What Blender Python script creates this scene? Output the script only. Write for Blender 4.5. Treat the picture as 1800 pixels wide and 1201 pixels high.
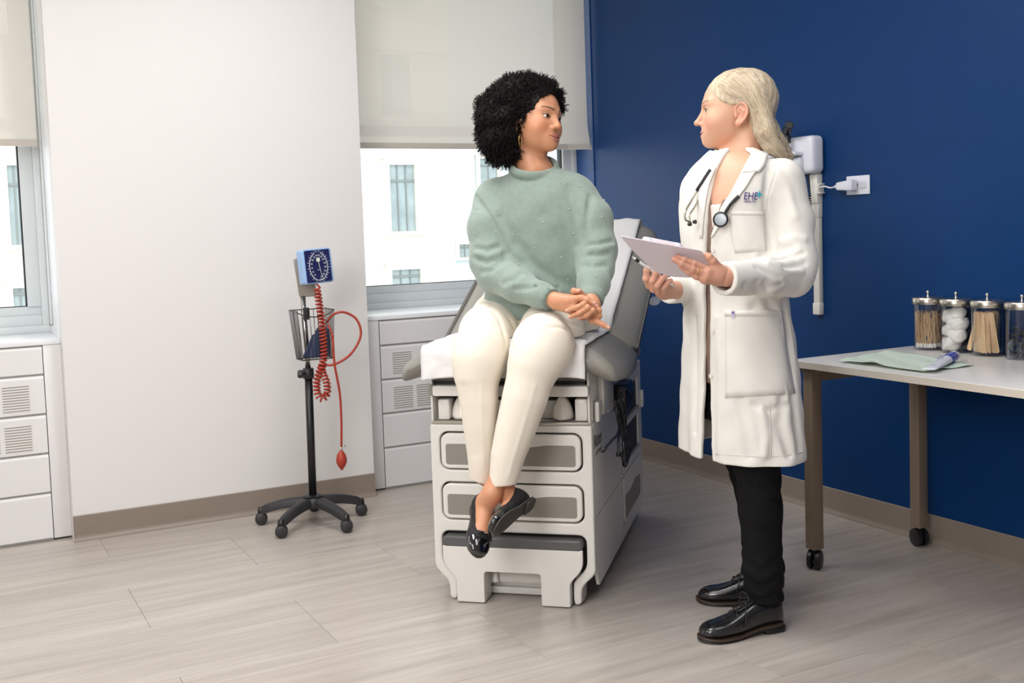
import bpy, bmesh, math, random
import numpy as np
from mathutils import Vector, Matrix
from mathutils.bvhtree import BVHTree
random.seed(7); rng=np.random.default_rng(7)
sc=bpy.context.scene
for o in list(bpy.data.objects): bpy.data.objects.remove(o)
COL=sc.collection
# ---------------------------------------------------------------- camera
H=1.22; FPX=1906.4; CXP=900.0; CYP=529.3
def cam_axes(yaw,pitch,roll):
    cy,sy=math.cos(yaw),math.sin(yaw); cp,sp=math.cos(pitch),math.sin(pitch)
    f=np.array([cy*cp,sy*cp,-sp]); r=np.array([sy,-cy,0.]); u=np.cross(r,f)
    c,s=math.cos(roll),math.sin(roll)
    return c*r+s*u, -s*r+c*u, f
RR,UU,FF=cam_axes(*[math.radians(v) for v in (-28.037,3.790,-1.940)])
cam=bpy.data.cameras.new('camera'); camo=bpy.data.objects.new('camera',cam); COL.objects.link(camo)
m=Matrix.Identity(4)
for i,v in enumerate((RR,UU,-FF)):
    for k in range(3): m[k][i]=v[k]
m[2][3]=H
camo.matrix_world=m
cam.sensor_fit='HORIZONTAL'; cam.sensor_width=36; cam.lens=FPX/1800*36
cam.shift_y=(CYP-600.5)/1800; cam.clip_end=200
sc.camera=camo
sc.view_settings.view_transform='Standard'; sc.view_settings.look='None'
sc.view_settings.exposure=0.27; sc.view_settings.gamma=1; sc.view_settings.use_curve_mapping=False
# ---------------------------------------------------------------- light
w=bpy.data.worlds.new('world'); sc.world=w; w.use_nodes=True
w.node_tree.nodes['Background'].inputs[0].default_value=(0.90,0.95,1.0,1)
w.node_tree.nodes['Background'].inputs[1].default_value=2.3
def area(name,loc,target,sx,sy,power,color=(1,1,1)):
    l=bpy.data.lights.new(name,'AREA'); l.shape='RECTANGLE'; l.size=sx; l.size_y=sy; l.energy=power; l.color=color
    o=bpy.data.objects.new(name,l); COL.objects.link(o); o.location=loc
    d=Vector(target)-Vector(loc); o.rotation_euler=d.to_track_quat('-Z','Y').to_euler(); return o
area('softbox_light',(0.1,1.9,2.25),(3.0,-1.7,1.0),1.3,1.3,64,(1.0,0.992,0.985))
area('ceiling_area_light',(1.6,0.3,2.80),(1.6,0.3,0),1.2,1.2,26,(1.0,0.992,0.985))
area('ceiling_area_light',(3.2,-1.2,2.80),(3.2,-1.2,0),1.2,0.6,26,(1.0,0.992,0.985))
area('ceiling_area_light',(1.7,-1.9,2.80),(1.7,-1.9,0),1.2,0.6,12,(1.0,0.992,0.985))  # added fill lamp, not a room fixture; brightens the side table top
area('ceiling_area_light',(3.4,0.9,2.80),(3.4,0.9,0),1.2,0.6,20,(1.0,0.992,0.985))
sun=bpy.data.lights.new('sun','SUN'); sun.energy=0.85; sun.angle=0.1; sun.color=(1,0.97,0.9)
so=bpy.data.objects.new('sun',sun); COL.objects.link(so); so.rotation_euler=Vector((0.75,-0.25,-0.75)).to_track_quat('-Z','Y').to_euler()
# ---------------------------------------------------------------- pixel <-> world helpers (used for measuring)
C0c=np.array([0,0,H])
def ray(x,y):
    d=RR*((x-CXP)/FPX)-UU*((y-CYP)/FPX)+FF; return d/np.linalg.norm(d)
def PX(x,y,X): d=ray(x,y); return C0c+d*(X/d[0])
def PY(x,y,Y): d=ray(x,y); return C0c+d*(Y/d[1])
def PZ(x,y,Z): d=ray(x,y); return C0c+d*((Z-H)/d[2])
def PN(x,y,p0,n):
    d=ray(x,y); n=np.array(n,float); return C0c+d*(((np.array(p0)-C0c)@n)/(d@n))
def proj(p):
    q=np.array(p,float)-C0c; z=q@FF; return CXP+FPX*(q@RR)/z, CYP-FPX*(q@UU)/z, z
# ---------------------------------------------------------------- materials
def lin(c):
    return tuple(((v/255)/12.92 if v/255<=0.04045 else ((v/255+0.055)/1.055)**2.4) for v in c)
MATS={}
def mat(name,rgb,rough=0.5,metal=0.0,bump=0.0,bscale=200,vary=0.0,vscale=8,spec=0.5,coat=0.0,sheen=0.0,stretch=None,sss=0.0,vcol=False,detail=3):
    if name in MATS: return MATS[name]
    m=bpy.data.materials.new(name); m.use_nodes=True; nt=m.node_tree; b=nt.nodes['Principled BSDF']
    c=(*lin(rgb),1); b.inputs['Base Color'].default_value=c; b.inputs['Roughness'].default_value=rough
    b.inputs['Metallic'].default_value=metal; b.inputs['Specular IOR Level'].default_value=spec
    b.inputs['Coat Weight'].default_value=coat
    if sheen: b.inputs['Sheen Weight'].default_value=sheen; b.inputs['Sheen Roughness'].default_value=0.5
    if sss:
        b.inputs['Subsurface Weight'].default_value=sss; b.inputs['Subsurface Radius'].default_value=(0.01,0.004,0.002); b.inputs['Subsurface Scale'].default_value=1.0
    tc=nt.nodes.new('ShaderNodeTexCoord'); src=tc.outputs['Object']
    if stretch:
        mp=nt.nodes.new('ShaderNodeMapping'); mp.inputs['Scale'].default_value=stretch; nt.links.new(src,mp.inputs[0]); src=mp.outputs[0]
    colout=None
    if vcol:
        at=nt.nodes.new('ShaderNodeAttribute'); at.attribute_name='col'; colout=at.outputs['Color']
        nt.links.new(colout,b.inputs['Base Color'])
    if vary:
        n=nt.nodes.new('ShaderNodeTexNoise'); n.inputs['Scale'].default_value=vscale; n.inputs['Detail'].default_value=detail
        nt.links.new(src,n.inputs['Vector'])
        mx=nt.nodes.new('ShaderNodeMix'); mx.data_type='RGBA'; mx.blend_type='MULTIPLY'; mx.inputs[0].default_value=1.0
        r=nt.nodes.new('ShaderNodeMapRange'); r.inputs[1].default_value=0.3; r.inputs[2].default_value=0.7; r.inputs[3].default_value=1-vary; r.inputs[4].default_value=1+vary
        nt.links.new(n.outputs[0],r.inputs[0]); nt.links.new(r.outputs[0],mx.inputs[7])
        if colout: nt.links.new(colout,mx.inputs[6])
        else: mx.inputs[6].default_value=c
        nt.links.new(mx.outputs[2],b.inputs['Base Color'])
    if bump:
        n=nt.nodes.new('ShaderNodeTexNoise'); n.inputs['Scale'].default_value=bscale; n.inputs['Detail'].default_value=3
        nt.links.new(src,n.inputs['Vector']); bp=nt.nodes.new('ShaderNodeBump'); bp.inputs['Strength'].default_value=bump; bp.inputs['Distance'].default_value=0.004
        nt.links.new(n.outputs[0],bp.inputs['Height']); nt.links.new(bp.outputs[0],b.inputs['Normal'])
    MATS[name]=m; return m
def glass_mat(name,tint=(1,1,1),gloss=0.08):
    m=bpy.data.materials.new(name); m.use_nodes=True; nt=m.node_tree; nt.nodes.clear()
    o=nt.nodes.new('ShaderNodeOutputMaterial'); mx=nt.nodes.new('ShaderNodeMixShader'); t=nt.nodes.new('ShaderNodeBsdfTransparent'); g=nt.nodes.new('ShaderNodeBsdfGlossy')
    g.inputs['Roughness'].default_value=0.02; t.inputs[0].default_value=(*tint,1)
    f=nt.nodes.new('ShaderNodeLayerWeight'); f.inputs[0].default_value=0.25
    r=nt.nodes.new('ShaderNodeMapRange'); r.inputs[3].default_value=gloss*0.5; r.inputs[4].default_value=0.6
    nt.links.new(f.outputs['Facing'],r.inputs[0]); nt.links.new(r.outputs[0],mx.inputs[0]); nt.links.new(t.outputs[0],mx.inputs[1]); nt.links.new(g.outputs[0],mx.inputs[2]); nt.links.new(mx.outputs[0],o.inputs[0])
    return m
# ---------------------------------------------------------------- mesh helpers
def link(name,me,mt=None,parent=None,smooth=False):
    o=bpy.data.objects.new(name,me); COL.objects.link(o)
    if mt is not None:
        for q in (mt if isinstance(mt,(list,tuple)) else [mt]): me.materials.append(q)
    if parent is not None: o.parent=parent
    if smooth: me.polygons.foreach_set('use_smooth',[True]*len(me.polygons))
    return o
def obj(name,bm,mt=None,parent=None,smooth=False,autosmooth=None):
    me=bpy.data.meshes.new(name); bm.to_mesh(me); bm.free()
    o=link(name,me,mt,parent,smooth or autosmooth is not None)
    if autosmooth is not None: me.set_sharp_from_angle(angle=math.radians(autosmooth))
    return o
def empty(name,loc=(0,0,0),rz=0,label=None,cat=None,group=None):
    o=bpy.data.objects.new(name,None); COL.objects.link(o); o.location=loc; o.rotation_euler=(0,0,rz); o.empty_display_size=0.05
    if label: tag(o,label,cat,group)
    return o
def tag(o,label=None,cat=None,group=None,kind=None):
    if label: o['label']=label
    if cat: o['category']=cat
    if group: o['group']=group
    if kind: o['kind']=kind
    return o
def struct(o): o['kind']='structure'; return o
def box(bm,x0,x1,y0,y1,z0,z1,bev=0,seg=2,M=None):
    r=bmesh.ops.create_cube(bm,size=1)['verts']
    for v in r: v.co=Vector(((x0+x1)/2+v.co.x*(x1-x0),(y0+y1)/2+v.co.y*(y1-y0),(z0+z1)/2+v.co.z*(z1-z0)))
    if bev:
        es=list({e for v in r for e in v.link_edges})
        g=bmesh.ops.bevel(bm,geom=es,offset=bev,segments=seg,affect='EDGES',profile=0.5); r=g['verts']+[v for v in r if v.is_valid]
        r=list({v for v in r if v.is_valid})
    if M is not None:
        for v in r: v.co=M@v.co
    return r
def bx(name,x0,x1,y0,y1,z0,z1,mt,parent=None,bev=0.0,seg=2):
    bm=bmesh.new(); box(bm,x0,x1,y0,y1,z0,z1,bev,seg); return obj(name,bm,mt,parent,autosmooth=35 if bev else None)
def catmull(pts,n=8,closed=False):
    P=[np.array(p,float) for p in pts]
    if len(P)<3: 
        return [P[0]+(P[-1]-P[0])*i/n for i in range(n+1)]
    Q=[2*P[0]-P[1]]+P+[2*P[-1]-P[-2]]
    out=[]
    for i in range(1,len(Q)-2):
        p0,p1,p2,p3=Q[i-1],Q[i],Q[i+1],Q[i+2]
        for k in range(n):
            t=k/n; out.append(0.5*((2*p1)+(-p0+p2)*t+(2*p0-5*p1+4*p2-p3)*t*t+(-p0+3*p1-3*p2+p3)*t**3))
    out.append(P[-1]); return out
def tube(bm,pts,r,n=8,cap=True,closed=False,flat=None):
    pts=[np.array(p,float) for p in pts]; N=len(pts)
    rs=r if hasattr(r,'__len__') else [r]*N
    if len(rs)!=N: rs=np.interp(np.linspace(0,1,N),np.linspace(0,1,len(rs)),rs)
    T=[]
    for i in range(N):
        a=pts[(i-1)%N] if (closed or i>0) else pts[i]; b=pts[(i+1)%N] if (closed or i<N-1) else pts[i]
        t=b-a; T.append(t/(np.linalg.norm(t)+1e-12))
    u=np.cross(T[0],[0,0,1.]); 
    if np.linalg.norm(u)<1e-3: u=np.cross(T[0],[0,1.,0])
    u/=np.linalg.norm(u); rings=[]
    for i in range(N):
        u=u-T[i]*(u@T[i]); u/=np.linalg.norm(u)+1e-12; v=np.cross(T[i],u)
        fl=1 if flat is None else flat
        rings.append([bm.verts.new(pts[i]+(u*math.cos(a)+v*math.sin(a)*fl)*rs[i]) for a in [2*math.pi*k/n for k in range(n)]])
    for i in range(N if closed else N-1):
        A,B=rings[i],rings[(i+1)%N]
        for k in range(n): bm.faces.new((A[k],A[(k+1)%n],B[(k+1)%n],B[k]))
    if cap and not closed:
        bm.faces.new(rings[0][::-1]); bm.faces.new(rings[-1])
def tubeobj(name,pts,r,mt,parent=None,n=8,sub=6,closed=False):
    bm=bmesh.new(); q=catmull(pts,sub) if sub and len(pts)>2 else pts; tube(bm,q,r,n,closed=closed); return obj(name,bm,mt,parent,smooth=True)
def lathe(bm,prof,n=32,center=(0,0,0),axis=None,cap=True):
    M=Matrix.Translation(center)
    if axis is not None: M=M@Vector((0,0,1)).rotation_difference(Vector(axis)).to_matrix().to_4x4()
    rings=[[bm.verts.new(M@Vector((r*math.cos(2*math.pi*k/n),r*math.sin(2*math.pi*k/n),z))) for k in range(n)] for r,z in prof]
    for A,B in zip(rings,rings[1:]):
        for k in range(n): bm.faces.new((A[k],A[(k+1)%n],B[(k+1)%n],B[k]))
    if cap:
        bm.faces.new(rings[0][::-1]); bm.faces.new(rings[-1])
def latheobj(name,prof,mt,parent=None,n=32,center=(0,0,0),axis=None,cap=True,sharp=40):
    bm=bmesh.new(); lathe(bm,prof,n,center,axis,cap); bmesh.ops.recalc_face_normals(bm,faces=bm.faces[:]); return obj(name,bm,mt,parent,autosmooth=sharp)
def rrect(x0,x1,y0,y1,r,n=5):
    out=[]
    for cx,cy,a0 in ((x1-r,y1-r,0),(x0+r,y1-r,90),(x0+r,y0+r,180),(x1-r,y0+r,270)):
        for k in range(n+1):
            a=math.radians(a0+90*k/n); out.append((cx+r*math.cos(a),cy+r*math.sin(a)))
    return out
def roundpoly(pts,r,n=4):
    out=[];N=len(pts)
    rs=r if hasattr(r,'__len__') else [r]*N
    for i in range(N):
        p=np.array(pts[i],float);a=np.array(pts[i-1],float);b=np.array(pts[(i+1)%N],float)
        rr=min(rs[i],np.linalg.norm(a-p)*.48,np.linalg.norm(b-p)*.48)
        if rr<=0: out.append(tuple(p)); continue
        s=p+(a-p)/np.linalg.norm(a-p)*rr; e=p+(b-p)/np.linalg.norm(b-p)*rr
        for k in range(n+1):
            t=k/n; out.append(tuple((1-t)**2*s+2*t*(1-t)*p+t*t*e))
    return out
def plate(name,loops,thick,mt,parent=None,M=None,bev=0.0,bseg=2):
    """2D outline (first loop) with holes (others), extruded: plane local XY, thickness along +Z, then matrix M"""
    cu=bpy.data.curves.new(name,'CURVE'); cu.dimensions='2D'; cu.fill_mode='BOTH'
    for L in loops:
        sp=cu.splines.new('POLY'); sp.points.add(len(L)-1); sp.use_cyclic_u=True
        for i,(x,y) in enumerate(L): sp.points[i].co=(x,y,0,1)
    cu.extrude=max(thick/2-bev,0); cu.bevel_depth=bev; cu.bevel_resolution=bseg; cu.offset=-bev
    t=bpy.data.objects.new('tmp',cu); COL.objects.link(t)
    me=bpy.data.meshes.new_from_object(t); bpy.data.objects.remove(t); bpy.data.curves.remove(cu)
    me.name=name
    me.transform(Matrix.Translation((0,0,thick/2)))
    if M is not None: me.transform(M)
    me.materials.clear()
    o=link(name,me,mt,parent,smooth=True); me.set_sharp_from_angle(angle=math.radians(35)); return o
def frameM(o,x,y):
    x=Vector(x).normalized(); y=Vector(y); z=x.cross(y).normalized(); y=z.cross(x).normalized()
    M=Matrix.Identity(4)
    for k in range(3): M[k][0]=x[k];M[k][1]=y[k];M[k][2]=z[k];M[k][3]=o[k]
    return M
def textobj(name,s,size,mt,M,parent=None,extrude=0.0004,sx=1.0,align='CENTER'):
    cu=bpy.data.curves.new(name,'FONT'); cu.body=s; cu.size=size; cu.extrude=extrude; cu.align_x=align; cu.align_y='CENTER'; cu.resolution_u=3
    t=bpy.data.objects.new('tmp',cu); COL.objects.link(t); me=bpy.data.meshes.new_from_object(t); bpy.data.objects.remove(t); bpy.data.curves.remove(cu)
    me.name=name; me.transform(M@Matrix.Diagonal((sx,1,1,1))); me.materials.clear(); return link(name,me,mt,parent)
def copyobj(o,loc=None,rot=None,parent=None,name=None):
    c=o.copy(); COL.objects.link(c)
    if loc is not None: c.location=loc
    if rot is not None: c.rotation_euler=rot
    if parent is not None: c.parent=parent
    return c

# ================================================================ SETTING
M_wall=mat('white_paint',(224,221,219),0.6,bump=0.05,bscale=300)
M_blue=mat('navy_paint',(2,52,104),0.42,spec=.22,bump=0.06,bscale=350,vary=0.02)
M_jblue=mat('jamb_blue_paint',(22,66,124),0.45)
M_base=mat('taupe_vinyl_base',(139,126,115),0.4,vary=0.03)
M_trim=mat('white_enamel',(232,234,236),0.35)
M_rad=mat('radiator_enamel',(224,222,221),0.4)
M_dark=mat('dark_gap',(40,40,38),0.7)
M_slot=mat('grille_grey',(150,146,135),0.6)
XB=4.718; XR=4.803; XW=5.21; YB=-3.22; CEIL=2.82; XN=-1.6; YP=3.0
# floor tiles
def floor_mat():
    m=bpy.data.materials.new('vinyl_plank'); m.use_nodes=True; nt=m.node_tree; b=nt.nodes['Principled BSDF']
    tc=nt.nodes.new('ShaderNodeTexCoord'); oi=nt.nodes.new('ShaderNodeObjectInfo'); L=nt.links
    ad=nt.nodes.new('ShaderNodeVectorMath'); ad.operation='MULTIPLY_ADD'
    co=nt.nodes.new('ShaderNodeCombineXYZ'); 
    for k in range(3): L.new(oi.outputs['Random'],co.inputs[k])
    L.new(co.outputs[0],ad.inputs[0]); ad.inputs[1].default_value=(9,31,17); L.new(tc.outputs['Object'],ad.inputs[2])
    def streak(sx,sy,sc_,det):
        mp=nt.nodes.new('ShaderNodeMapping'); mp.inputs['Scale'].default_value=(sx,sy,1); L.new(ad.outputs[0],mp.inputs[0])
        n=nt.nodes.new('ShaderNodeTexNoise'); n.inputs['Scale'].default_value=sc_; n.inputs['Detail'].default_value=det; L.new(mp.outputs[0],n.inputs['Vector']); return n
    n1=streak(16,0.9,1.6,6); n2=streak(70,2.5,1.5,4)
    n1.inputs['Roughness'].default_value=0.65
    cr=nt.nodes.new('ShaderNodeValToRGB'); e=cr.color_ramp.elements
    e[0].position=0.28; e[0].color=(*lin((160,151,143)),1); e[1].position=0.72; e[1].color=(*lin((192,184,176)),1)
    k=cr.color_ramp.elements.new(0.5); k.color=(*lin((177,168,160)),1)
    L.new(n1.outputs[0],cr.inputs[0])
    mx=nt.nodes.new('ShaderNodeMix'); mx.data_type='RGBA'; mx.blend_type='MULTIPLY'; mx.inputs[0].default_value=1
    r=nt.nodes.new('ShaderNodeMapRange'); r.inputs[1].default_value=0.3;r.inputs[2].default_value=0.7;r.inputs[3].default_value=0.955;r.inputs[4].default_value=1.04
    L.new(n2.outputs[0],r.inputs[0]); L.new(cr.outputs[0],mx.inputs[6]); L.new(r.outputs[0],mx.inputs[7])
    mx2=nt.nodes.new('ShaderNodeMix'); mx2.data_type='RGBA'; mx2.blend_type='MULTIPLY'; mx2.inputs[0].default_value=1
    r2=nt.nodes.new('ShaderNodeMapRange'); r2.inputs[3].default_value=0.97;r2.inputs[4].default_value=1.03; L.new(oi.outputs['Random'],r2.inputs[0])
    L.new(mx.outputs[2],mx2.inputs[6]); L.new(r2.outputs[0],mx2.inputs[7]); L.new(mx2.outputs[2],b.inputs['Base Color'])
    b.inputs['Roughness'].default_value=0.30; b.inputs['Specular IOR Level'].default_value=0.4
    bp=nt.nodes.new('ShaderNodeBump'); bp.inputs['Strength'].default_value=0.08; bp.inputs['Distance'].default_value=0.002; L.new(n2.outputs[0],bp.inputs['Height']); L.new(bp.outputs[0],b.inputs['Normal'])
    return m
M_floor=floor_mat()
fl=struct(bx('floor',XN,XR+0.5,YB-0.1,YP,-0.06,-0.004,mat('seam_grey',(128,118,110),0.6)))
PW,PLn=0.45,0.93
bm=bmesh.new(); box(bm,-PW/2+.0006,PW/2-.0006,-PLn/2+.0006,PLn/2-.0006,-0.004,0,0.0005,1); tile=None
ix=0; x=3.52-12*PW
while x<XR:
    off=-0.54 if (round((x-3.52)/PW)%2==0) else -1.005
    y=off-PLn*3
    while y<YP:
        x0,x1,y0,y1=max(x,XN),min(x+PW,XR+0.02),max(y,YB),min(y+PLn,YP)
        if x1-x0>0.02 and y1-y0>0.02:
            full=abs((x1-x0)-PW)<1e-3 and abs((y1-y0)-PLn)<1e-3
            if full:
                if tile is None:
                    tile=obj('floor_plank',bm,M_floor,fl); o=tile
                else: o=copyobj(tile)
                o.location=(x+PW/2,y+PLn/2,0)
            else:
                o=bx('floor_plank',-(x1-x0)/2+.0006,(x1-x0)/2-.0006,-(y1-y0)/2+.0006,(y1-y0)/2-.0006,-.004,0,M_floor,fl); o.location=((x0+x1)/2,(y0+y1)/2,0)
        y+=PLn
    x+=PW
# ceiling and walls
struct(bx('ceiling',XN-.1,XW+.6,YB-.2,YP+.1,CEIL,CEIL+.1,mat('ceiling_white',(236,235,232),0.8)))
struct(bx('wall_near',XN-.1,XN,YB-.1,YP,0,CEIL,M_wall))
struct(bx('wall_left',XN,XW+.2,YP,YP+.1,0,CEIL,M_wall))
struct(bx('wall_right',XN,XW+.06,YB-.12,YB,0,CEIL,M_blue))
# window wall: column, spandrel below the windows, header
bm=bmesh.new()
box(bm,XB,XW+.25,-1.755,-.446,0,CEIL); struct(obj('wall_column',bm,M_wall)); bm=bmesh.new()
box(bm,XR+.03,XW+.25,-.446,1.1,0,.82); box(bm,XR+.03,XW+.25,YB,-1.755,0,.82)
struct(obj('wall_below_windows',bm,M_wall)); bm=bmesh.new(); box(bm,XB,XW+.25,1.1,YP,0,CEIL); struct(obj('wall_window_side',bm,M_wall))
# window sills
for n,(y0,y1) in enumerate(((-.446,1.1),(YB,-1.755))):
    s=struct(bx('window_sill' if 0 else 'trim_%d'%(n+1),XR-.004,XW+.02,y0,y1,.812,.8335,M_trim,bev=.003))
# windows
M_glass=glass_mat('window_glass',(0.97,0.98,0.975),0.06)
M_frame=mat('window_frame_grey',(216,221,222),0.4)
M_gask=mat('black_gasket',(35,38,38),0.6)
def window(n,y0,y1,ry):
    """y0..y1 opening (y1 = left in view). ry: frame inset pieces"""
    w0=XW; W=struct(empty('window_%d'%n,(w0,(y0+y1)/2,.8335)))
    def b(name,x0,x1,ya,yb,z0,z1,mt,bev=.002):
        o=bx(name,x0-w0,x1-w0,ya-(y0+y1)/2,yb-(y0+y1)/2,z0-.8335,z1-.8335,mt,W,bev); return o
    top=CEIL-.02
    b('window_frame',w0,w0+.09,y0,y1,.8335,.866,M_frame)
    b('window_frame',w0,w0+.09,y0,y0+.03,.866,top,M_frame)
    b('window_frame',w0,w0+.09,y1-.03,y1,.866,top,M_frame)
    b('window_frame',w0,w0+.09,y0+.03,y1-.03,top-.04,top,M_frame)
    # sash
    a,c=y0+.03,y1-.03
    b('window_sash',w0+.015,w0+.075,a,c,.866,.912,M_frame)
    b('window_sash',w0+.025,w0+.07,a,c,.912,.95,M_frame)
    b('window_sash',w0+.015,w0+.075,a,a+.055,.95,top-.04,M_frame)
    b('window_sash',w0+.015,w0+.075,c-.055,c,.95,top-.04,M_frame)
    b('window_sash',w0+.015,w0+.075,a+.055,c-.055,1.72,1.77,M_frame)
    b('gasket',w0+.03,w0+.07,a+.055,a+.061,.95,top-.04,M_gask)
    b('gasket',w0+.03,w0+.07,c-.061,c-.055,.95,top-.04,M_gask)
    b('gasket',w0+.03,w0+.07,a+.061,c-.061,.95,.953,M_gask)
    b('window_pane',w0+.045,w0+.049,a+.061,c-.061,.953,1.72,M_glass,0)
    b('window_pane',w0+.045,w0+.049,a+.061,c-.061,1.77,top-.04,M_glass,0)
    return W
window(1,-.446,1.1,0); window(2,YB,-1.755,0)
struct(bx('trim_3',5.035,XW+.2,YB-.001,YB+.006,.834,CEIL,M_jblue))
struct(bx('trim_4',XR+.005,XW,-.452,-.4455,.834,CEIL,M_trim))
# baseboards
def baseboard(name,x0,x1,y0,y1,axis):
    bm=bmesh.new(); prof=[(0,0),(.014,0),(.012,.006),(.006,.016),(.004,.024),(.004,.106),(.002,.109),(0,.109)]
    if axis=='x': # along X, protruding +Y from y0
        A=[bm.verts.new((x0,y0+p,z)) for p,z in prof]; B=[bm.verts.new((x1,y0+p,z)) for p,z in prof]
    else:         # along Y, protruding -X from x0
        A=[bm.verts.new((x0-p,y0,z)) for p,z in prof]; B=[bm.verts.new((x0-p,y1,z)) for p,z in prof]
    n=len(prof)
    for k in range(n): bm.faces.new((A[k],A[(k+1)%n],B[(k+1)%n],B[k]))
    bm.faces.new(A[::-1]); bm.faces.new(B); bmesh.ops.recalc_face_normals(bm,faces=bm.faces[:])
    return struct(obj(name,bm,M_base))
baseboard('baseboard_right',XN,XR,YB,0,'x')
baseboard('baseboard_column',XB,0,-1.757,-.444,'y')
# radiator covers : post + stacked panels with louvre grilles
def radiator(y0,y1,col_high,label):
    yc=(y0+y1)/2; R=empty('radiator_cover',(XR,yc,0),label=label,cat='radiator cover')
    def b(name,x0,x1,ya,yb,z0,z1,mt=M_rad,bev=.003,p=R): return bx(name,x0,x1,ya-yc,yb-yc,z0,z1,mt,p,bev)
    if col_high: b('post',0,.03,y1-.086,y1,.008,.812); qa,qb=y0,y1-.089
    else: b('post',0,.03,y0,y0+.069,.008,.812); qa,qb=y0+.072,y1
    b('backing',.004,.03,qa,qb,.002,.812,mat('radiator_gap',(150,147,144),.6),0)
    for a,c in ((.010,.2015),(.2035,.3655),(.3675,.5285),(.5305,.6915),(.6935,.811)):
        bm=bmesh.new(); vs=[]
        for y in (qa-yc,qb-yc): vs.append([bm.verts.new(p) for p in ((0.001,y,a+.001),(0,y,a+.003),(0,y,c-.016),(0.006,y,c-.001),(.0065,y,c),(.0065,y,a))])
        n=6
        for k in range(n): bm.faces.new((vs[0][k],vs[0][(k+1)%n],vs[1][(k+1)%n],vs[1][k]))
        bm.faces.new(vs[0][::-1]); bm.faces.new(vs[1]); bmesh.ops.recalc_face_normals(bm,faces=bm.faces[:]); obj('panel',bm,M_rad,R)
    return R,yc
def grille(R,yc,ya,yb,za,zb,n=10):
    G=bx('grille',-.0012,.001,ya-yc,yb-yc,za,zb,M_rad,R)
    bm=bmesh.new(); st=(zb-za)/n
    for k in range(n):
        z=za+st*(k+.5); box(bm,-.0018,-.001,ya-yc+.002,yb-yc-.002,z-st*.2,z+st*.2)
    s=obj('louvre_slots',bm,M_slot,G); s['kind']='stuff'
Ra,yc=radiator(-.446,1.1,False,'white radiator cover below the left window, at the left edge')
grille(Ra,yc,-.318,-.214,.545,.654)
for k in range(3): grille(Ra,yc,-.318+k*.118,-.214+k*.118,.381,.490)
Rb,yc=radiator(YB,-1.755,True,'white radiator cover behind the exam table, below the right window')
grille(Rb,yc,-2.002,-1.900,.548,.655)
for k in range(3): grille(Rb,yc,-2.002-k*.118,-1.900-k*.118,.381,.490)
# ================================================================ SHADES, BUILDINGS
def shade_mat():
    m=bpy.data.materials.new('shade_fabric'); m.use_nodes=True; nt=m.node_tree; nt.nodes.clear(); L=nt.links
    o=nt.nodes.new('ShaderNodeOutputMaterial'); d=nt.nodes.new('ShaderNodeBsdfDiffuse'); t=nt.nodes.new('ShaderNodeBsdfTranslucent'); tr=nt.nodes.new('ShaderNodeBsdfTransparent')
    c=(*lin((226,220,211)),1); d.inputs[0].default_value=c; t.inputs[0].default_value=(*lin((236,229,219)),1)
    a=nt.nodes.new('ShaderNodeMixShader'); a.inputs[0].default_value=0.34; L.new(d.outputs[0],a.inputs[1]); L.new(t.outputs[0],a.inputs[2])
    b=nt.nodes.new('ShaderNodeMixShader'); b.inputs[0].default_value=0.05; L.new(a.outputs[0],b.inputs[1]); L.new(tr.outputs[0],b.inputs[2]); L.new(b.outputs[0],o.inputs[0])
    tc=nt.nodes.new('ShaderNodeTexCoord'); n=nt.nodes.new('ShaderNodeTexNoise'); n.inputs['Scale'].default_value=600; L.new(tc.outputs['Object'],n.inputs['Vector'])
    bp=nt.nodes.new('ShaderNodeBump'); bp.inputs['Strength'].default_value=.1; L.new(n.outputs[0],bp.inputs['Height']); L.new(bp.outputs[0],d.inputs['Normal'])
    return m
M_shade=shade_mat(); M_shadebar=mat('shade_hem',(196,190,182),0.8)
M_bead=mat('bead_chain_metal',(150,146,138),0.3,metal=.7)
def shade(y0,y1,X,zb,label,chain_y,flare=0):
    S=empty('roller_shade',(X,(y0+y1)/2,zb),label=label,cat='window shade'); yc=(y0+y1)/2; top=CEIL-.06-zb
    bm=bmesh.new(); ny,nz=20,30; g=[]
    for i in range(ny+1):
        row=[]
        for k in range(nz+1):
            y=y0+(y1-y0)*i/ny; z=top*k/nz; x=0.0015*math.sin(y*5)
            if flare and i<=1: 
                f=max(0,1-z/.18)**2; y-=flare*f; x-=flare*.8*f
            row.append(bm.verts.new((x,y-yc,z)))
        g.append(row)
    for i in range(ny):
        for k in range(nz): bm.faces.new((g[i][k],g[i+1][k],g[i+1][k+1],g[i][k+1]))
    f=obj('fabric',bm,M_shade,S,smooth=True)
    bx('hem_bar',-.003,.003,y0-yc+.002,y1-yc-.002,.002,.03,M_shade,S,.002)
    latheobj('roller',[(.02,0),(.02,y1-y0)],M_shadebar,S,16,center=(.02,y0-yc,top),axis=(0,1,0))
    # bead chain : two runs of small beads joined
    bm=bmesh.new(); z=-.76 if chain_y<0 and chain_y>-1 else -.1
    for dy in (0,.012):
        zz=z
        while zz<top:
            bmesh.ops.create_icosphere(bm,subdivisions=1,radius=.0028,matrix=Matrix.Translation((-.012,chain_y-yc+dy,zz))); zz+=.0075
    for a in range(6):
        t=math.pi*a/5; bmesh.ops.create_icosphere(bm,subdivisions=1,radius=.0028,matrix=Matrix.Translation((-.012,chain_y-yc+.006-.006*math.cos(t),z-.007*math.sin(t))))
    c=obj('bead_chain',bm,M_bead,S); c['kind']='stuff'
    return S
shade(-.445+.020,1.08,5.05,1.640,'beige roller shade over the left window at the picture edge',-.4415)
shade(-3.19,-1.757,5.05,1.638,'wide white roller shade behind the seated person',-3.207,flare=.018)
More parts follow.
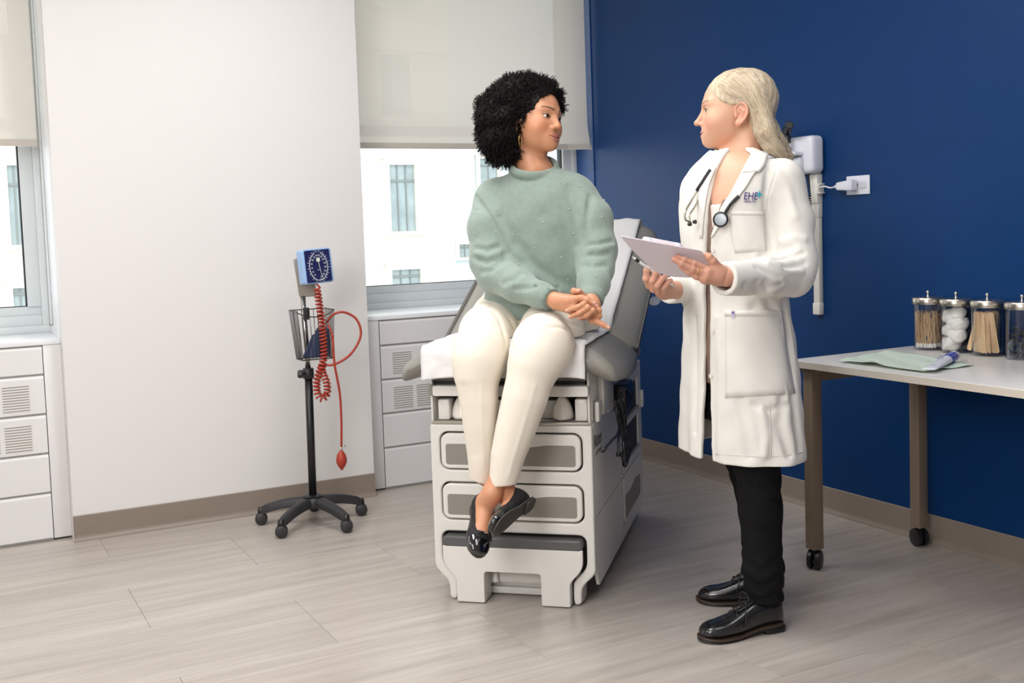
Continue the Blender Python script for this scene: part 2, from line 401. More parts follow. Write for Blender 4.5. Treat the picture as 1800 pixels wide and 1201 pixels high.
# buildings across the street
M_stone=mat('cream_limestone',(226,221,208),0.8,vary=.03,vscale=1.5); M_stone2=mat('pale_blue_facade',(214,226,232),0.7)
M_pane=mat('far_window_glass',(150,162,162),0.2,vary=.15,vscale=2); M_mull=mat('far_window_frame',(126,132,128),0.6)
def far_window(B,X0,px0,py0,px1,py1,mull=2,tr=(.24,)):
    a=PX(px0,py0,X0); b=PX(px1,py1,X0); y1,y0=a[1],b[1]; z1,z0=a[2],b[2]; bl=B.location
    def q(name,x0,x1,ya,yb,za,zb,m,p): return bx(name,x0-bl[0],x1-bl[0],ya-bl[1],yb-bl[1],za-bl[2],zb-bl[2],m,p)
    bm=bmesh.new(); fw=.17
    for (ya,yb,za,zb) in ((y0-fw,y0,z0,z1+fw),(y1,y1+fw,z0,z1+fw),(y0,y1,z1,z1+fw),(y0-fw-.12,y1+fw+.12,z0-.14,z0),(y0-fw-.08,y1+fw+.08,z1+fw,z1+fw+.08)):
        box(bm,X0-.1-bl[0],X0+.05-bl[0],ya-bl[1],yb-bl[1],za-bl[2],zb-bl[2])
    W=obj('window',bm,M_stone,B)
    q('pane',X0+.0,X0+.02,y0,y1,z0,z1,M_pane,W)
    bm=bmesh.new()
    for k in range(1,mull+1): 
        y=y0+(y1-y0)*k/(mull+1); box(bm,X0-.03-bl[0],X0-.001-bl[0],y-.02-bl[1],y+.02-bl[1],z0-bl[2],z1-bl[2])
    for t in tr:
        z=z1-(z1-z0)*t; box(bm,X0-.04-bl[0],X0-.001-bl[0],y0-bl[1],y1-bl[1],z-.03-bl[2],z+.03-bl[2])
    obj('mullion',bm,M_mull,W)
F1=30.0
B=empty('office_building',(F1,-8,-14),label='cream stone building with tall framed windows, seen through both windows across the street',cat='building')
ye=PX(799,400,F1)[1]
bx('wall',.03,8,ye+8,14,0,34,M_stone,B)
bx('cornice',-.15,.03,ye+8,14,15.35+5.2,15.6+5.2,M_stone,B)
for a in ((682,290,731,406),(687,475,739,520),(666,95,722,205),(668,-60,722,10),(11,291,56,430),(22,507,64,548),(0,60,42,200),(400,285,452,404),(410,470,460,520),(250,285,300,408),(560,100,600,200)):
    far_window(B,F1,*a)
B2=empty('glass_office_building',(48,-20,-16),label='pale blue building farther off, right of the cream building',cat='building')
bx('wall',0,6,-12,10,0,40,M_stone2,B2)
for a in ((842,279,874,330),(900,280,930,330),(806,430,828,452),(985,262,1000,300),(842,180,872,240),(900,180,930,240)):
    far_window(B2,47.9,*a,mull=1)
bx('street_ground',XW+1,70,-40,30,-14.2,-14,mat('asphalt_far',(150,150,148),0.9)); tag(bpy.data.objects['street_ground'],kind='structure')
# ================================================================ BLOOD PRESSURE STAND
M_blk=mat('black_plastic',(40,40,42),0.45); M_blk2=mat('black_enamel',(22,22,23),0.35); M_chrome=mat('chrome',(200,198,192),0.18,metal=1)
M_red=mat('red_rubber_tube',(160,52,34),0.38); M_bpgrey=mat('warm_grey_plastic',(168,160,150),0.5)
cx,cy=4.415,-1.363
S=empty('blood_pressure_stand',(cx,cy,0),label='rolling stand with blue dial gauge, wire basket and red coiled tube, by the white column',cat='blood pressure monitor')
def Lc(p): return (p[0]-cx,p[1]-cy,p[2])
cast=[(4.534,-1.170),(4.285,-1.185),(4.205,-1.435),(4.425,-1.580),(4.62,-1.43)]
bm=bmesh.new(); lathe(bm,[(.045,.075),(.05,.085),(.05,.105),(.04,.118),(.03,.122)],24); bmesh.ops.recalc_face_normals(bm,faces=bm.faces[:]); hub=obj('base_hub',bm,M_blk,S,autosmooth=40)
latheobj('hub_ring',[(.042,.118),(.044,.122),(.036,.126),(.022,.128)],M_blk2,S,24)
for (x,y) in cast:
    d=np.array([x-cx,y-cy]); L=np.linalg.norm(d); d/=L; n=np.array([-d[1],d[0]])
    bm=bmesh.new(); prev=None; K=8
    for k in range(K+1):
        t=k/K; r=.02+(L-.02+.012)*t; wd=.024-.007*t; zt=.118-.045*t**2.2; zb=zt-.04+.006*t
        if k==K: wd*=.55; zb+=.006; zt-=.008
        ring=[bm.verts.new((d[0]*r+n[0]*a*wd,d[1]*r+n[1]*a*wd,z)) for a,z in ((-1,zb),(-1,zt-.012),(-.5,zt),(.5,zt),(1,zt-.012),(1,zb))]
        if prev:
            for q in range(6): bm.faces.new((prev[q],prev[(q+1)%6],ring[(q+1)%6],ring[q]))
        else: bm.faces.new(ring[::-1])
        prev=ring
    bm.faces.new(prev); bmesh.ops.recalc_face_normals(bm,faces=bm.faces[:]); arm=obj('base_leg',bm,M_blk,S,autosmooth=50)
    bm=bmesh.new(); sa=np.array([-.3,-.95]) ; ax=Vector((-.95,.3,0)).normalized(); pc=Vector((x-cx,y-cy,.0265)); side=Vector((-ax.y,ax.x,0))
    for off in (-.012,.012):
        lathe(bm,[(.004,-.010),(.018,-.010),(.0245,-.006),(.026,0),(.0245,.006),(.018,.009),(.004,.010)],20,center=pc+ax*off,axis=ax)
    bmesh.ops.recalc_face_normals(bm,faces=bm.faces[:]); wl=obj('caster',bm,M_blk,arm,autosmooth=50)
    bm=bmesh.new(); tube(bm,[pc+Vector((0,0,.005)),pc+Vector((0,0,.03)),(d[0]*L,d[1]*L,.075)],[.012,.015,.012],10); obj('caster_fork',bm,M_blk2,arm,smooth=True)
p_low=PX(557,868,4.415); p_col=PX(542,655,4.415); p_top=PX(532,520,4.415)
lowp=np.array([cx,cy,.115]); axis=(p_col-p_low); 
off=lowp-p_low; off[2]=0
tubeobj('pole',[Lc(lowp),Lc(p_col+off*0)],.0165,M_blk2,S,16,0)
tubeobj('pole_collar',[Lc(p_col+np.array([0,0,-.025])),Lc(p_col+np.array([0,0,.018]))],.023,M_blk,S,16,0)
kn=PX(528,658,4.39); tubeobj('tightening_knob',[Lc(p_col),Lc(kn+np.array([0,0.0,0]))],.007,M_blk,S,8,0)
latheobj('tightening_knob',[(.008,-.012),(.016,-.010),(.019,0),(.016,.010),(.008,.012)],M_blk,S,7,center=Lc(kn),axis=(.4,1,0))
tubeobj('chrome_pole',[Lc(p_col),Lc(p_top)],.0115,M_chrome,S,16,0)
# basket (tapered wire basket)
M_wire=mat('black_wire',(24,22,21),0.35)
tl=PX(515,550,4.36); tr=PX(580,563,4.36); bl_=PX(524,628,4.37); brr=PX(580,626,4.37)
def quad(cx_,cy_,z,wy,wx,back): # corners around: front is -x side
    return [np.array([cx_-wx,cy_+wy,z]),np.array([cx_-wx,cy_-wy,z]),np.array([cx_+back,cy_-wy,z]),np.array([cx_+back,cy_+wy,z])]
yt=(PX(516,549,4.36)[1]+PX(577,560,4.36)[1])/2; 
ztop=PX(545,546,4.38)[2]; zbot=PX(552,630,4.36)[2]
yb=(PX(526,628,4.36)[1]+PX(579,627,4.36)[1])/2
T=quad(4.345,yt,ztop+.004,.078,.052,.065); Bq=quad(4.345,yb,zbot,.066,.035,.05)
# right/front side wall dips
bm=bmesh.new(); 
def rnd(Q,n=6):
    out=[]
    for i in range(4):
        a,b=Q[i],Q[(i+1)%4]
        for k in range(n): out.append(a+(b-a)*k/n)
    return out
RT=rnd(T,9); RB=rnd(Bq,9)
for i,p in enumerate(RT):
    if i<9: p[2]-=.02*math.sin(math.pi*i/9)+.006
tube(bm,[Lc(p) for p in RT],.0022,6,closed=True); tube(bm,[Lc(p) for p in RB],.0022,6,closed=True)
M1=[a*.75+b*.25 for a,b in zip(RT,RB)]
for a,b in zip(RT,RB): tube(bm,[Lc(a),Lc(b)],.0012,5)
for k in range(1,9): 
    tube(bm,[Lc(RB[k]),Lc(RB[(27-k)%36])],.0011,5)
bk=obj('wire_basket',bm,M_wire,S,smooth=True)
bx('basket_bracket',-.012,.004,-.012,.012,0,.05,M_blk,S,.002).location=Lc(PX(538,562,4.395))
# cuff (dark blue folded fabric) in the basket
M_cuff=mat('navy_cuff_nylon',(38,52,84),0.75,bump=.4,bscale=300,sheen=.3)
def folded_cuff():
    C=PX(556,600,4.345); bm=bmesh.new()
    for (ya,yb,za,zb,x0,x1,tilt) in ((.03,-.035,-.062,.048,-.02,-.004,.05),(.045,-.02,-.064,.03,-.002,.012,-.06),(.015,-.04,-.06,.052,.013,.028,.02)):
        vs=box(bm,x0,x1,yb,ya,za,zb,.007,3)
        for v in vs:
            t=(v.co.z-za)/(zb-za); v.co.y=v.co.y*(1-.35*t)-.018*t; v.co.x+=tilt*(t-.5)*.3+.003*math.sin(v.co.z*120)
    o=obj('arm_cuff',bm,M_cuff,None,smooth=True); o.location=C; o.data.transform(Matrix.Diagonal((1,1.35,1.05,1))); return o
cuff=folded_cuff(); tag(cuff,'folded navy blood pressure cuff inside the wire basket','cuff')
# gauge
M_gblue=mat('gauge_case_blue',(150,182,222),0.3,coat=.3); M_face=mat('gauge_face_navy',(30,34,84),0.35); M_wht=mat('print_white',(214,220,220),0.5)
c1=PX(526,440,4.33); c2=PX(577,435.5,4.375); c3=PX(591,494,4.375); c4=PX(541,500.5,4.33)
gc=(c1+c2+c3+c4)/4; gx=(c2-c1+c3-c4)/2; gy=(c1-c4+c2-c3)/2; GW,GH=np.linalg.norm(gx),np.linalg.norm(gy)
Mg=frameM(Lc(gc),gx,gy)  # z toward the camera?
gz=Vector((Mg[0][2],Mg[1][2],Mg[2][2]))
if gz.x>0: print('gauge normal flipped')
G=plate('gauge_case',[rrect(-GW/2,GW/2,-GH/2,GH/2,.012)],.045,M_gblue,S,Mg@Matrix.Translation((0,0,-.043)),.005)
plate('gauge_face',[rrect(-GW/2+.009,GW/2-.011,-GH/2+.006,GH/2-.006,.005)],.002,M_face,S,Mg@Matrix.Translation((0,0,.0015)),.0005)
def gring(r0,r1,n=60,a0=-250,a1=70):
    o=[];sx,sy=.78,1.0
    for k in range(n+1): a=math.radians(a0+(a1-a0)*k/n); o.append((r1*math.cos(a)*sx,r1*math.sin(a)*sy))
    for k in range(n,-1,-1): a=math.radians(a0+(a1-a0)*k/n); o.append((r0*math.cos(a)*sx,r0*math.sin(a)*sy))
    return o
RG=GH*.41; zt_=Matrix.Translation((0,-.002,.0036))
dial=plate('dial_scale',[gring(RG-.003,RG)],.0006,M_wht,S,Mg@zt_)
bm=bmesh.new()
for k in range(31):
    a=math.radians(250-320*k/30); L=.010 if k%2==0 else .006
    p0=Vector((RG*.78*math.cos(a),RG*math.sin(a),.004)); d=Vector((math.cos(a)*.8,math.sin(a),0)).normalized(); n=Vector((-d.y,d.x,0))*.0009
    bm.faces.new([bm.verts.new(Mg@(Matrix.Translation((0,-.002,0))@q)) for q in (p0-n,p0+d*L-n,p0+d*L+n,p0+n)])
obj('dial_marks',bm,M_wht,S)['kind']='stuff'
for k in range(16):
    if k in(0,): continue
    a=math.radians(250-320*k/15); r=RG-.0135
    textobj('dial_number',str(k*20),.0105,M_wht,Mg@Matrix.Translation((r*.74*math.cos(a),r*math.sin(a)-.002,.0036)),S,.0001,.85)
textobj('dial_number','0',.012,M_wht,Mg@Matrix.Translation((0.005,-RG+.004,.0036)),S,.0001)
textobj('dial_print','mmHg',.007,M_wht,Mg@Matrix.Translation((0.0,-.016,.0036)),S,.0001)
bm=bmesh.new(); 
for q in ([(-.009,.034),(-.009,.018),(.009,.018),(.009,.034)],[(-.0015,.02),(.012,-.052),(.0135,-.052),(.0015,.02)]): bm.faces.new([bm.verts.new(Mg@Vector((a,b,.005))) for a,b in q])
obj('needle',bm,mat('needle_white',(225,230,215),0.5),S)
# bracket behind gauge
bq=[PX(515,456,4.385),PX(526,523,4.405),PX(556,521,4.405),PX(545,452,4.385)]
bm=bmesh.new(); f1=[bm.verts.new(Lc(p)) for p in bq]; f2=[bm.verts.new(Lc(p+np.array([.045,-.02,0]))) for p in bq]
bm.faces.new(f1); bm.faces.new(f2[::-1])
for k in range(4): bm.faces.new((f1[k],f1[(k+1)%4],f2[(k+1)%4],f2[k]))
bmesh.ops.recalc_face_normals(bm,faces=bm.faces[:]); bmesh.ops.bevel(bm,geom=bm.edges[:],offset=.004,segments=2,affect='EDGES'); obj('gauge_bracket',bm,M_bpgrey,S,autosmooth=40)
tubeobj('gauge_neck',[Lc(PX(552,488,4.40)),Lc(gc+np.array([.04,0,0]))],.02,M_blk,S,10,0)
# coiled tube
def coil(path,R,turns,r,n=7,per=14,Rv=None):
    P=catmull(path,10); P=[np.array(p) for p in P]; cum=[0]
    for a,b in zip(P,P[1:]): cum.append(cum[-1]+np.linalg.norm(b-a))
    cum=np.array(cum)/cum[-1]; N=turns*per; out=[]; PA=np.array(P)
    for i in range(N+1):
        t=i/N; p=np.array([np.interp(t,cum,PA[:,k]) for k in range(3)]); q=np.array([np.interp(min(t+.01,1),cum,PA[:,k]) for k in range(3)])-np.array([np.interp(max(t-.01,0),cum,PA[:,k]) for k in range(3)])
        q/=np.linalg.norm(q)+1e-9; u=np.cross(q,[1,0,.05]); u/=np.linalg.norm(u); v=np.cross(q,u); a=2*math.pi*turns*t
        rr=R if Rv is None else R*np.interp(t,Rv[0],Rv[1])
        out.append(p+rr*(u*math.cos(a)+v*math.sin(a)))
    return out
XT=4.285
P1=coil([PX(557,506,XT),PX(562,540,XT),PX(567,580,XT),PX(569,620,XT),PX(567,640,XT),PX(561,655,XT),PX(557,672,XT),PX(558,692,XT),PX(566,701,XT),PX(575,692,XT),PX(574,672,XT),PX(567,655,XT),PX(566,642,XT)],.0125,42,.0042)
bm=bmesh.new(); tube(bm,[Lc(p) for p in [PX(557,500,4.34)]+P1],.0042,7); obj('coiled_tube',bm,M_red,S,smooth=True)
tubeobj('straight_tube',[Lc(PX(x,y,X)) for x,y,X in ((569,642,4.29),(590,640,4.27),(617,622,4.26),(634,590,4.26),(627,562,4.27),(605,549,4.28),(586,553,4.29),(574,567,4.31))],.0052,M_red,S,8,8)
tubeobj('bulb_tube',[Lc(PX(x,y,X)) for x,y,X in ((576,570,4.30),(584,590,4.28),(588,640,4.27),(597,690,4.27),(600,740,4.27),(600,786,4.27))],.0048,M_red,S,8,8)
bt=PX(599.5,790,4.27)
latheobj('inflation_bulb',[(.005,.0),(.008,-.006),(.018,-.02),(.0225,-.04),(.021,-.055),(.013,-.072),(.007,-.078),(.0065,-.084),(.001,-.085)],M_red,S,24,center=Lc(bt+np.array([0,0,-.002])))
latheobj('bulb_valve',[(.0045,-.006),(.006,-.004),(.006,.006),(.004,.010)],M_chrome,S,12,center=Lc(bt))
tubeobj('bulb_valve',[Lc(bt),Lc(PX(607,783,4.27))],.0025,M_chrome,S,6,0)
# ================================================================ SIDE TABLE (right)
M_lam=mat('white_laminate',(238,235,230),0.28); M_edge=mat('laminate_edge',(206,197,184),0.45); M_leg=mat('taupe_metal_leg',(142,124,106),0.42,metal=.25)
TX0,TX1,TY0,TY1=1.32,2.855,-3.212,-2.603
T=empty('wheeled_table',((TX0+TX1)/2,(TY0+TY1)/2,0),label='white topped table on taupe metal legs with black casters against the blue wall',cat='table')
tc_=T.location
def tb(name,x0,x1,y0,y1,z0,z1,m,bev=0,p=T): return bx(name,x0-tc_[0],x1-tc_[0],y0-tc_[1],y1-tc_[1],z0,z1,m,p,bev)
tb('tabletop',TX0,TX1,TY0,TY1,.7105,.735,M_lam,.0015)
tb('edge_band',TX0,TX1,TY1-.0005,TY1+.0015,.7115,.7335,M_edge); tb('edge_band',TX1-.0005,TX1+.0015,TY0,TY1,.7115,.7335,M_edge)
for (x,y,fr) in ((2.80,-2.655,1),(2.785,-3.155,0),(1.40,-2.655,1),(1.40,-3.155,0)):
    lg=tb('leg',x-.022,x+.022,y-.022,y+.022,.072,.7105,M_leg,.002)
    tb('mounting_bracket',x-.05,x+.03,y-.03,y+.03,.695,.7105,M_leg,.002)
    bm=bmesh.new(); ax=Vector((.87,.5,0)) if fr else Vector((.25,.97,0)); ax.normalize(); pc=Vector((x-tc_[0],y-tc_[1],.034)) 
    for off in (-.014,.014): lathe(bm,[(.004,-.010),(.024,-.010),(.032,-.007),(.034,0),(.032,.007),(.024,.009),(.004,.010)],24,center=pc+ax*off,axis=ax)
    tube(bm,[pc,pc+Vector((0,0,.045))],.012,10); bmesh.ops.recalc_face_normals(bm,faces=bm.faces[:]); obj('caster',bm,M_blk2,T,autosmooth=50)
tb('apron',1.42,2.78,-3.17,-3.15,.66,.7105,M_leg); tb('side_rail',2.79,2.81,-3.15,-2.66,.66,.7105,M_leg)
# jars
M_jar=glass_mat('jar_glass',(.98,.98,.98),.05); M_lid=mat('brushed_steel',(196,188,176),0.28,metal=1)
jars=[]
def jar(px,py,label,scale=1.0):
    p=PY(px,py,-3.155)
    d=ray(px,py); x=p[0]
    J=empty('glass_jar',(x,-3.155,.7352),label=label,cat='jar')
    R,Hh=.0515,.165
    latheobj('jar_body',[(.002,.001),(R-.004,.001),(R,.004),(R,Hh),(R-.0025,Hh),(R-.0025,.008),(.002,.008)],M_jar,J,40,cap=True)
    L=latheobj('lid',[(.002,Hh+.001),(R+.003,Hh+.001),(R+.0035,Hh+.005),(R+.0035,Hh+.021),(R+.001,Hh+.0245),(R*.6,Hh+.027),(.002,Hh+.028)],M_lid,J,40)
    latheobj('knob',[(.006,Hh+.027),(.004,Hh+.031),(.003,Hh+.036),(.006,Hh+.040),(.0065,Hh+.045),(.004,Hh+.049),(.001,Hh+.05)],M_chrome,L,16)
    jars.append(J); return J
J1=jar(1632,600,'glass jar of cotton swabs, leftmost on the table')
J2=jar(1681,603,'glass jar of white cotton gauze, second from left on the table')
J3=jar(1736,609,'glass jar of wooden tongue depressors, third from left on the table')
J4=jar(1797,615,'glass jar of small black items, cut by the right edge')
M_wood=mat('birch_stick',(214,182,142),0.6,vary=.08,vscale=60); M_cot=mat('cotton',(240,238,234),0.9,bump=.5,bscale=120)
# swabs
bm=bmesh.new(); tube(bm,[(0,0,.006),(0,0,.152)],.0011,5); st=obj('swab_stick',bm,M_wood)
bpy.data.objects.remove(st); 
sw_me=bpy.data.meshes['swab_stick']
bm=bmesh.new(); lathe(bm,[(.0008,0),(.0022,.003),(.0026,.008),(.002,.013),(.001,.0155)],8); tipme=bpy.data.meshes.new('cotton_tip'); bm.to_mesh(tipme); bm.free(); tipme.materials.append(M_cot)
for k in range(110):
    a=rng.uniform(0,2*math.pi); r=.044*math.sqrt(rng.uniform(0.1,1)); b0=Vector((r*math.cos(a),r*math.sin(a),.010))
    a2=a+rng.normal(0,.9); r2=.045*math.sqrt(rng.uniform(.35,1)); b1=Vector((r2*math.cos(a2),r2*math.sin(a2),.118))
    E=empty('cotton_swab',J1.location+b0,label='wooden stick cotton swab standing in the leftmost jar',cat='cotton swab',group='cotton swabs in the leftmost jar')
    d=(b1-b0).normalized(); E.rotation_euler=d.to_track_quat('Z','Y').to_euler(); L_=rng.uniform(.115,.135); 
    s1=bpy.data.objects.new('stick',sw_me); COL.objects.link(s1); s1.parent=E; s1.scale=(1,1,L_/.152)
    s2=bpy.data.objects.new('cotton_tip',tipme); COL.objects.link(s2); s2.parent=E
# gauze wads
def wad(loc,r,seed,label,sq=(1,1,.8)):
    bm=bmesh.new(); bmesh.ops.create_icosphere(bm,subdivisions=4,radius=1); rg=np.random.default_rng(seed); ph=rg.uniform(0,6,9); fr=rg.uniform(1.5,4,9)
    for v in bm.verts:
        c=v.co; n=sum(math.sin(fr[k]*(c.x*math.cos(ph[k])+c.y*math.sin(ph[k])+c.z*(.4+k*.15))+ph[k]) for k in range(6))
        f=1+.07*n+.05*abs(math.sin(5*c.z+3*c.x+ph[0])); v.co=Vector((c.x*sq[0],c.y*sq[1],c.z*sq[2]))*r*f
        rr=math.hypot(v.co.x+loc[0],v.co.y+loc[1]); 
        if rr>.0475: 
            s_=.0475/rr; v.co.x=(v.co.x+loc[0])*s_-loc[0]; v.co.y=(v.co.y+loc[1])*s_-loc[1]
        v.co.z=max(v.co.z,.009-loc[2]); v.co.z=min(v.co.z,.163-loc[2])
    o=obj('gauze_wad',bm,M_cot,None,smooth=True); o.location=J2.location+Vector(loc); tag(o,label,'gauze','gauze wads in the second jar')
wads=((( .012,.004,.036),.036,'white gauze wad at the bottom of the second jar'),((-.02,.01,.06),.03,'white gauze wad low at the right of the second jar'),((.012,.0,.085),.034,'large white gauze wad in the middle of the second jar'),((-.016,.006,.105),.03,'white gauze wad right of the middle of the second jar'),((.02,.0,.13),.03,'white gauze wad high at the left of the second jar'),((-.012,.004,.14),.026,'small white gauze wad at the top of the second jar'))
for i,(l,r,lb) in enumerate(wads): wad(l,r,i+3,lb)
# tongue depressors
pts=roundpoly([(-.0088,-.07),(.0088,-.07),(.0088,.07),(-.0088,.07)],.0088,5)
td=plate('tongue_depressor',[pts],.0016,M_wood,None,Matrix.Rotation(math.pi/2,4,'X')); first=True
for k in range(26):
    o=td if first else copyobj(td); first=False
    if k<11: 
        x=.040-.008*k; y=.032-abs(x)*.35 if k%2 else .038-abs(x)*.45; rt=rng.normal(0,.1)-x*2.2; rx=rng.uniform(-.1,.02)
    else: a=rng.uniform(0,6.28); r=rng.uniform(0,.03); x=r*math.cos(a); y=r*math.sin(a)-.005; rt=rng.normal(0,.16); rx=rng.normal(0,.12)
    o.location=J3.location+Vector((x,y,.0815)); o.rotation_euler=(rx,rt,rng.normal(0,.35))
    tag(o,'flat wooden tongue depressor standing in the third jar','tongue depressor','tongue depressors in the third jar')
# black items
M_bi=mat('black_rubber_item',(52,52,52),0.5)
for k in range(34):
    a=rng.uniform(0,6.28); r=.034*math.sqrt(rng.uniform(0,1)); z=.016+.010*(k//4)+rng.uniform(0,.004)
    bm=bmesh.new(); q=[Vector((.014*math.cos(t),.009*math.sin(t),.004*math.sin(2*t))) for t in np.linspace(0,4.6,9)]
    tube(bm,q,.0035,6,flat=.5); o=obj('rubber_tip',bm,M_bi,None,smooth=True); o.location=J4.location+Vector((r*math.cos(a),r*math.sin(a),z)); o.rotation_euler=tuple(rng.uniform(-.7,.7,3)*np.array([1,1,4]))
    tag(o,'small black rubber item lying in the jar at the right edge','rubber piece','black rubber pieces in the rightmost jar')
# green tissue
M_green=mat('mint_tissue',(218,234,216),0.8,bump=.1,bscale=60)
cor=[PZ(1475,637,.737),PZ(1563,617,.737),PZ(1712,643,.737),PZ(1622,656,.737)]
bm=bmesh.new(); n=26; g=[]
for i in range(n+1):
    row=[]
    for k in range(n+1):
        u,v=i/n,k/n; p=(cor[0]*(1-u)+cor[1]*u)*(1-v)+(cor[3]*(1-u)+cor[2]*u)*v
        h=.0018+.004*abs(math.sin(9*u+4*v))*(1-v*.5)+.006*max(0,math.sin(14*v*u+2))**2*(1-u)+ (.01*max(0,1-abs(v-.42)/.1)*max(0,1-u*3))
        p=p+np.array([.012*math.sin(7*v)*(1-u)*.6,.01*math.sin(6*u),h]); row.append(bm.verts.new(p))
    g.append(row)
for i in range(n):
    for k in range(n): bm.faces.new((g[i][k],g[i][k+1],g[i+1][k+1],g[i+1][k]))
o=obj('paper_tissue',bm,M_green,None,smooth=True); tag(o,'crumpled mint green tissue spread on the table','tissue')
md=o.modifiers.new('s','SOLIDIFY'); md.thickness=.0006
# gel tube
a=PZ(1632,652,.745); b=PZ(1678,630,.748); d=(b-a); L=np.linalg.norm(d)
G=empty('gel_tube',a,label='white and blue squeeze tube lying on the green tissue',cat='tube'); Mt=frameM((0,0,0),d,np.array([-d[1],d[0],0]))
bm=bmesh.new(); prev=None
for k in range(13):
    t=k/12; wd=.021-.002*t; th=.0012+.0145*min(1,t*1.3)**.8
    ring=[bm.verts.new(Mt@Vector((L*t,wd*math.cos(q)*(1 if True else 0),th*math.sin(q)+.004+.006*t))) for q in [2*math.pi*j/16 for j in range(16)]]
    if prev:
        for j in range(16): bm.faces.new((prev[j],prev[(j+1)%16],ring[(j+1)%16],ring[j]))
    else: bm.faces.new(ring[::-1])
    prev=ring
bm.faces.new(prev); bmesh.ops.recalc_face_normals(bm,faces=bm.faces[:])
tb_=obj('tube_body',bm,[mat('tube_white',(232,234,240),0.3),mat('tube_blue',(28,66,180),0.3)],G,smooth=True)
for p in tb_.data.polygons:
    c=(Mt.inverted()@p.center); t=c.x/L
    if t>.70 and t<.93: p.material_index=1
plate('tube_emblem',[[(-.008,-.006),(.006,-.006),(.008,.006),(-.006,.006)]],.0004,mat('tube_blue',(0,0,0)),G,Mt@Matrix.Translation((L*.2,0,.0105)))
Mt2=Mt@Matrix.Translation((L*.45,.0,.0215))
for s_,yy,sz in (('Lubricating Jelly',.005,.0075),('STERILE  5 g',-.005,.005)): textobj('tube_print',s_,sz,mat('print_blue',(60,80,170),0.5),Mt@Matrix.Translation((L*.47,yy,.0235))@Matrix.Rotation(-.12,4,'Y'),G,.0001)
latheobj('tube_cap',[(.008,0),(.009,.002),(.009,.014),(.007,.015)],mat('tube_white',(0,0,0)),G,16,center=Mt@Vector((L,0,.011)),axis=Mt.to_3x3()@Vector((1,0,0)))
# ================================================================ WALL DEVICES
M_dev=mat('device_white',(224,226,236),0.35); M_ivory=mat('ivory_channel',(228,226,218),0.4); M_devs=mat('device_shade_white',(206,208,218),0.4)
D=empty('diagnostic_wall_unit',(3.45,YB,1.5),label='white wall unit with black instrument heads behind the standing person',cat='medical device')
def Ld(p): return (p[0]-3.45,p[1]-YB,p[2]-1.5)
bx('wall_housing',3.30+.0-3.45,3.60-3.45,.0,.075,1.405-1.5,1.558-1.5,M_dev,D,.022,5)
bx('cradle',3.345-3.45,3.60-3.45,.055,.10,1.412-1.5,1.475-1.5,M_devs,D,.018,4)
bx('shelf_lip',3.345-3.45,3.60-3.45,.06,.125,1.478-1.5,1.496-1.5,M_dev,D,.008,3)
hx=3.425
for x,nm in ((3.405,'instrument_handle'),(3.535,'instrument_handle')):
    latheobj(nm,[(.008,0),(.010,.01),(.010,.06),(.014,.065),(.014,.085),(.009,.088),(.009,.102),(.014,.104),(.014,.130),(.010,.135)],M_blk,D,16,center=(x-3.45,.105,-.07))
    latheobj('chrome_sleeve',[(.0105,0),(.0105,.02)],M_chrome,D,16,center=(x-3.45,.105,.012))
    tubeobj('instrument_head',[(x-3.45+.03,.09,.078),(x-3.45,.105,.083),(x-3.45-.05,.14,.100)],[.014,.018,.013],M_blk2,D,12,4)
    latheobj('lens_ring',[(.008,0),(.017,.002),(.018,.012),(.014,.016)],M_blk,D,16,center=(x-3.45-.045,.137,.097),axis=(-.8,.55,.27))
    latheobj('focus_wheel',[(.01,-.008),(.019,-.006),(.019,.006),(.01,.008)],M_blk2,D,12,center=(x-3.45+.012,.10,.085),axis=(1,.3,0))
# channel
CH=empty('wall_cable_channel',(3.34,YB,.83),label='long white vertical cable channel below the wall unit',cat='cable channel')
bx('channel_strip',-.017,.017,0,.022,0,.58,M_ivory,CH,.003); bx('channel_foot',-.020,.020,0,.026,-.004,.045,M_ivory,CH,.004)
bx('channel_joint',-.020,.020,0,.026,.395,.455,M_ivory,CH,.003); bx('channel_cover',-.022,.022,0,.032,.452,.572,M_ivory,CH,.004)
bx('cable_clip',-.04,-.02,0.005,.03,.462+.03,.467+.03,M_ivory,CH,.001); bx('cable_clip',-.04,-.02,0.005,.03,.527,.532,M_ivory,CH,.001); bx('cable_clip',-.03,-.018,0.0,.034,.490,.534,M_ivory,CH,.002)
# outlet + plug
O=empty('wall_outlet',(3.123,YB,1.3465),label='white outlet plate on the blue wall, with a plug in it',cat='outlet')
bx('cover_plate',-.06,.06,0,.006,-.037,.037,M_dev,O,.003)
for x in (-.028,.028): plate('socket',[rrect(-.017,.017,-.013,.013,.008)],.003,M_devs,O,Matrix.Translation((x,.006,0))@Matrix.Rotation(-math.pi/2,4,'X')@Matrix.Translation((0,0,0)),.0005)
latheobj('screw',[(.0035,0),(.003,.0015),(.001,.002)],M_chrome,O,10,center=(0,.006,0),axis=(0,1,0))
pl=empty('power_adapter',(3.16,YB+.01,1.345),label='white power adapter plugged into the outlet',cat='plug')
bm=bmesh.new(); vs=box(bm,-.042,.045,.0,.036,-.021,.023,.007,3)
for v in vs:
    if v.co.x>.03: v.co.z*=.72; v.co.y=.018+(v.co.y-.018)*.8
obj('adapter_body',bm,M_dev,pl,autosmooth=50)
bx('adapter_seam',-.0325,-.0315,-.0005,.0365,-.0215,.0235,M_devs,pl)
tubeobj('strain_relief',[(.045,.018,0),(.062,.018,0)],[.010,.006],M_dev,pl,10,0)
tubeobj('cord',[(.058,.018,0),(.085,.02,-.003),(.115,.02,.004),(.150,.016,.003)],.0035,M_dev,pl,8,6)
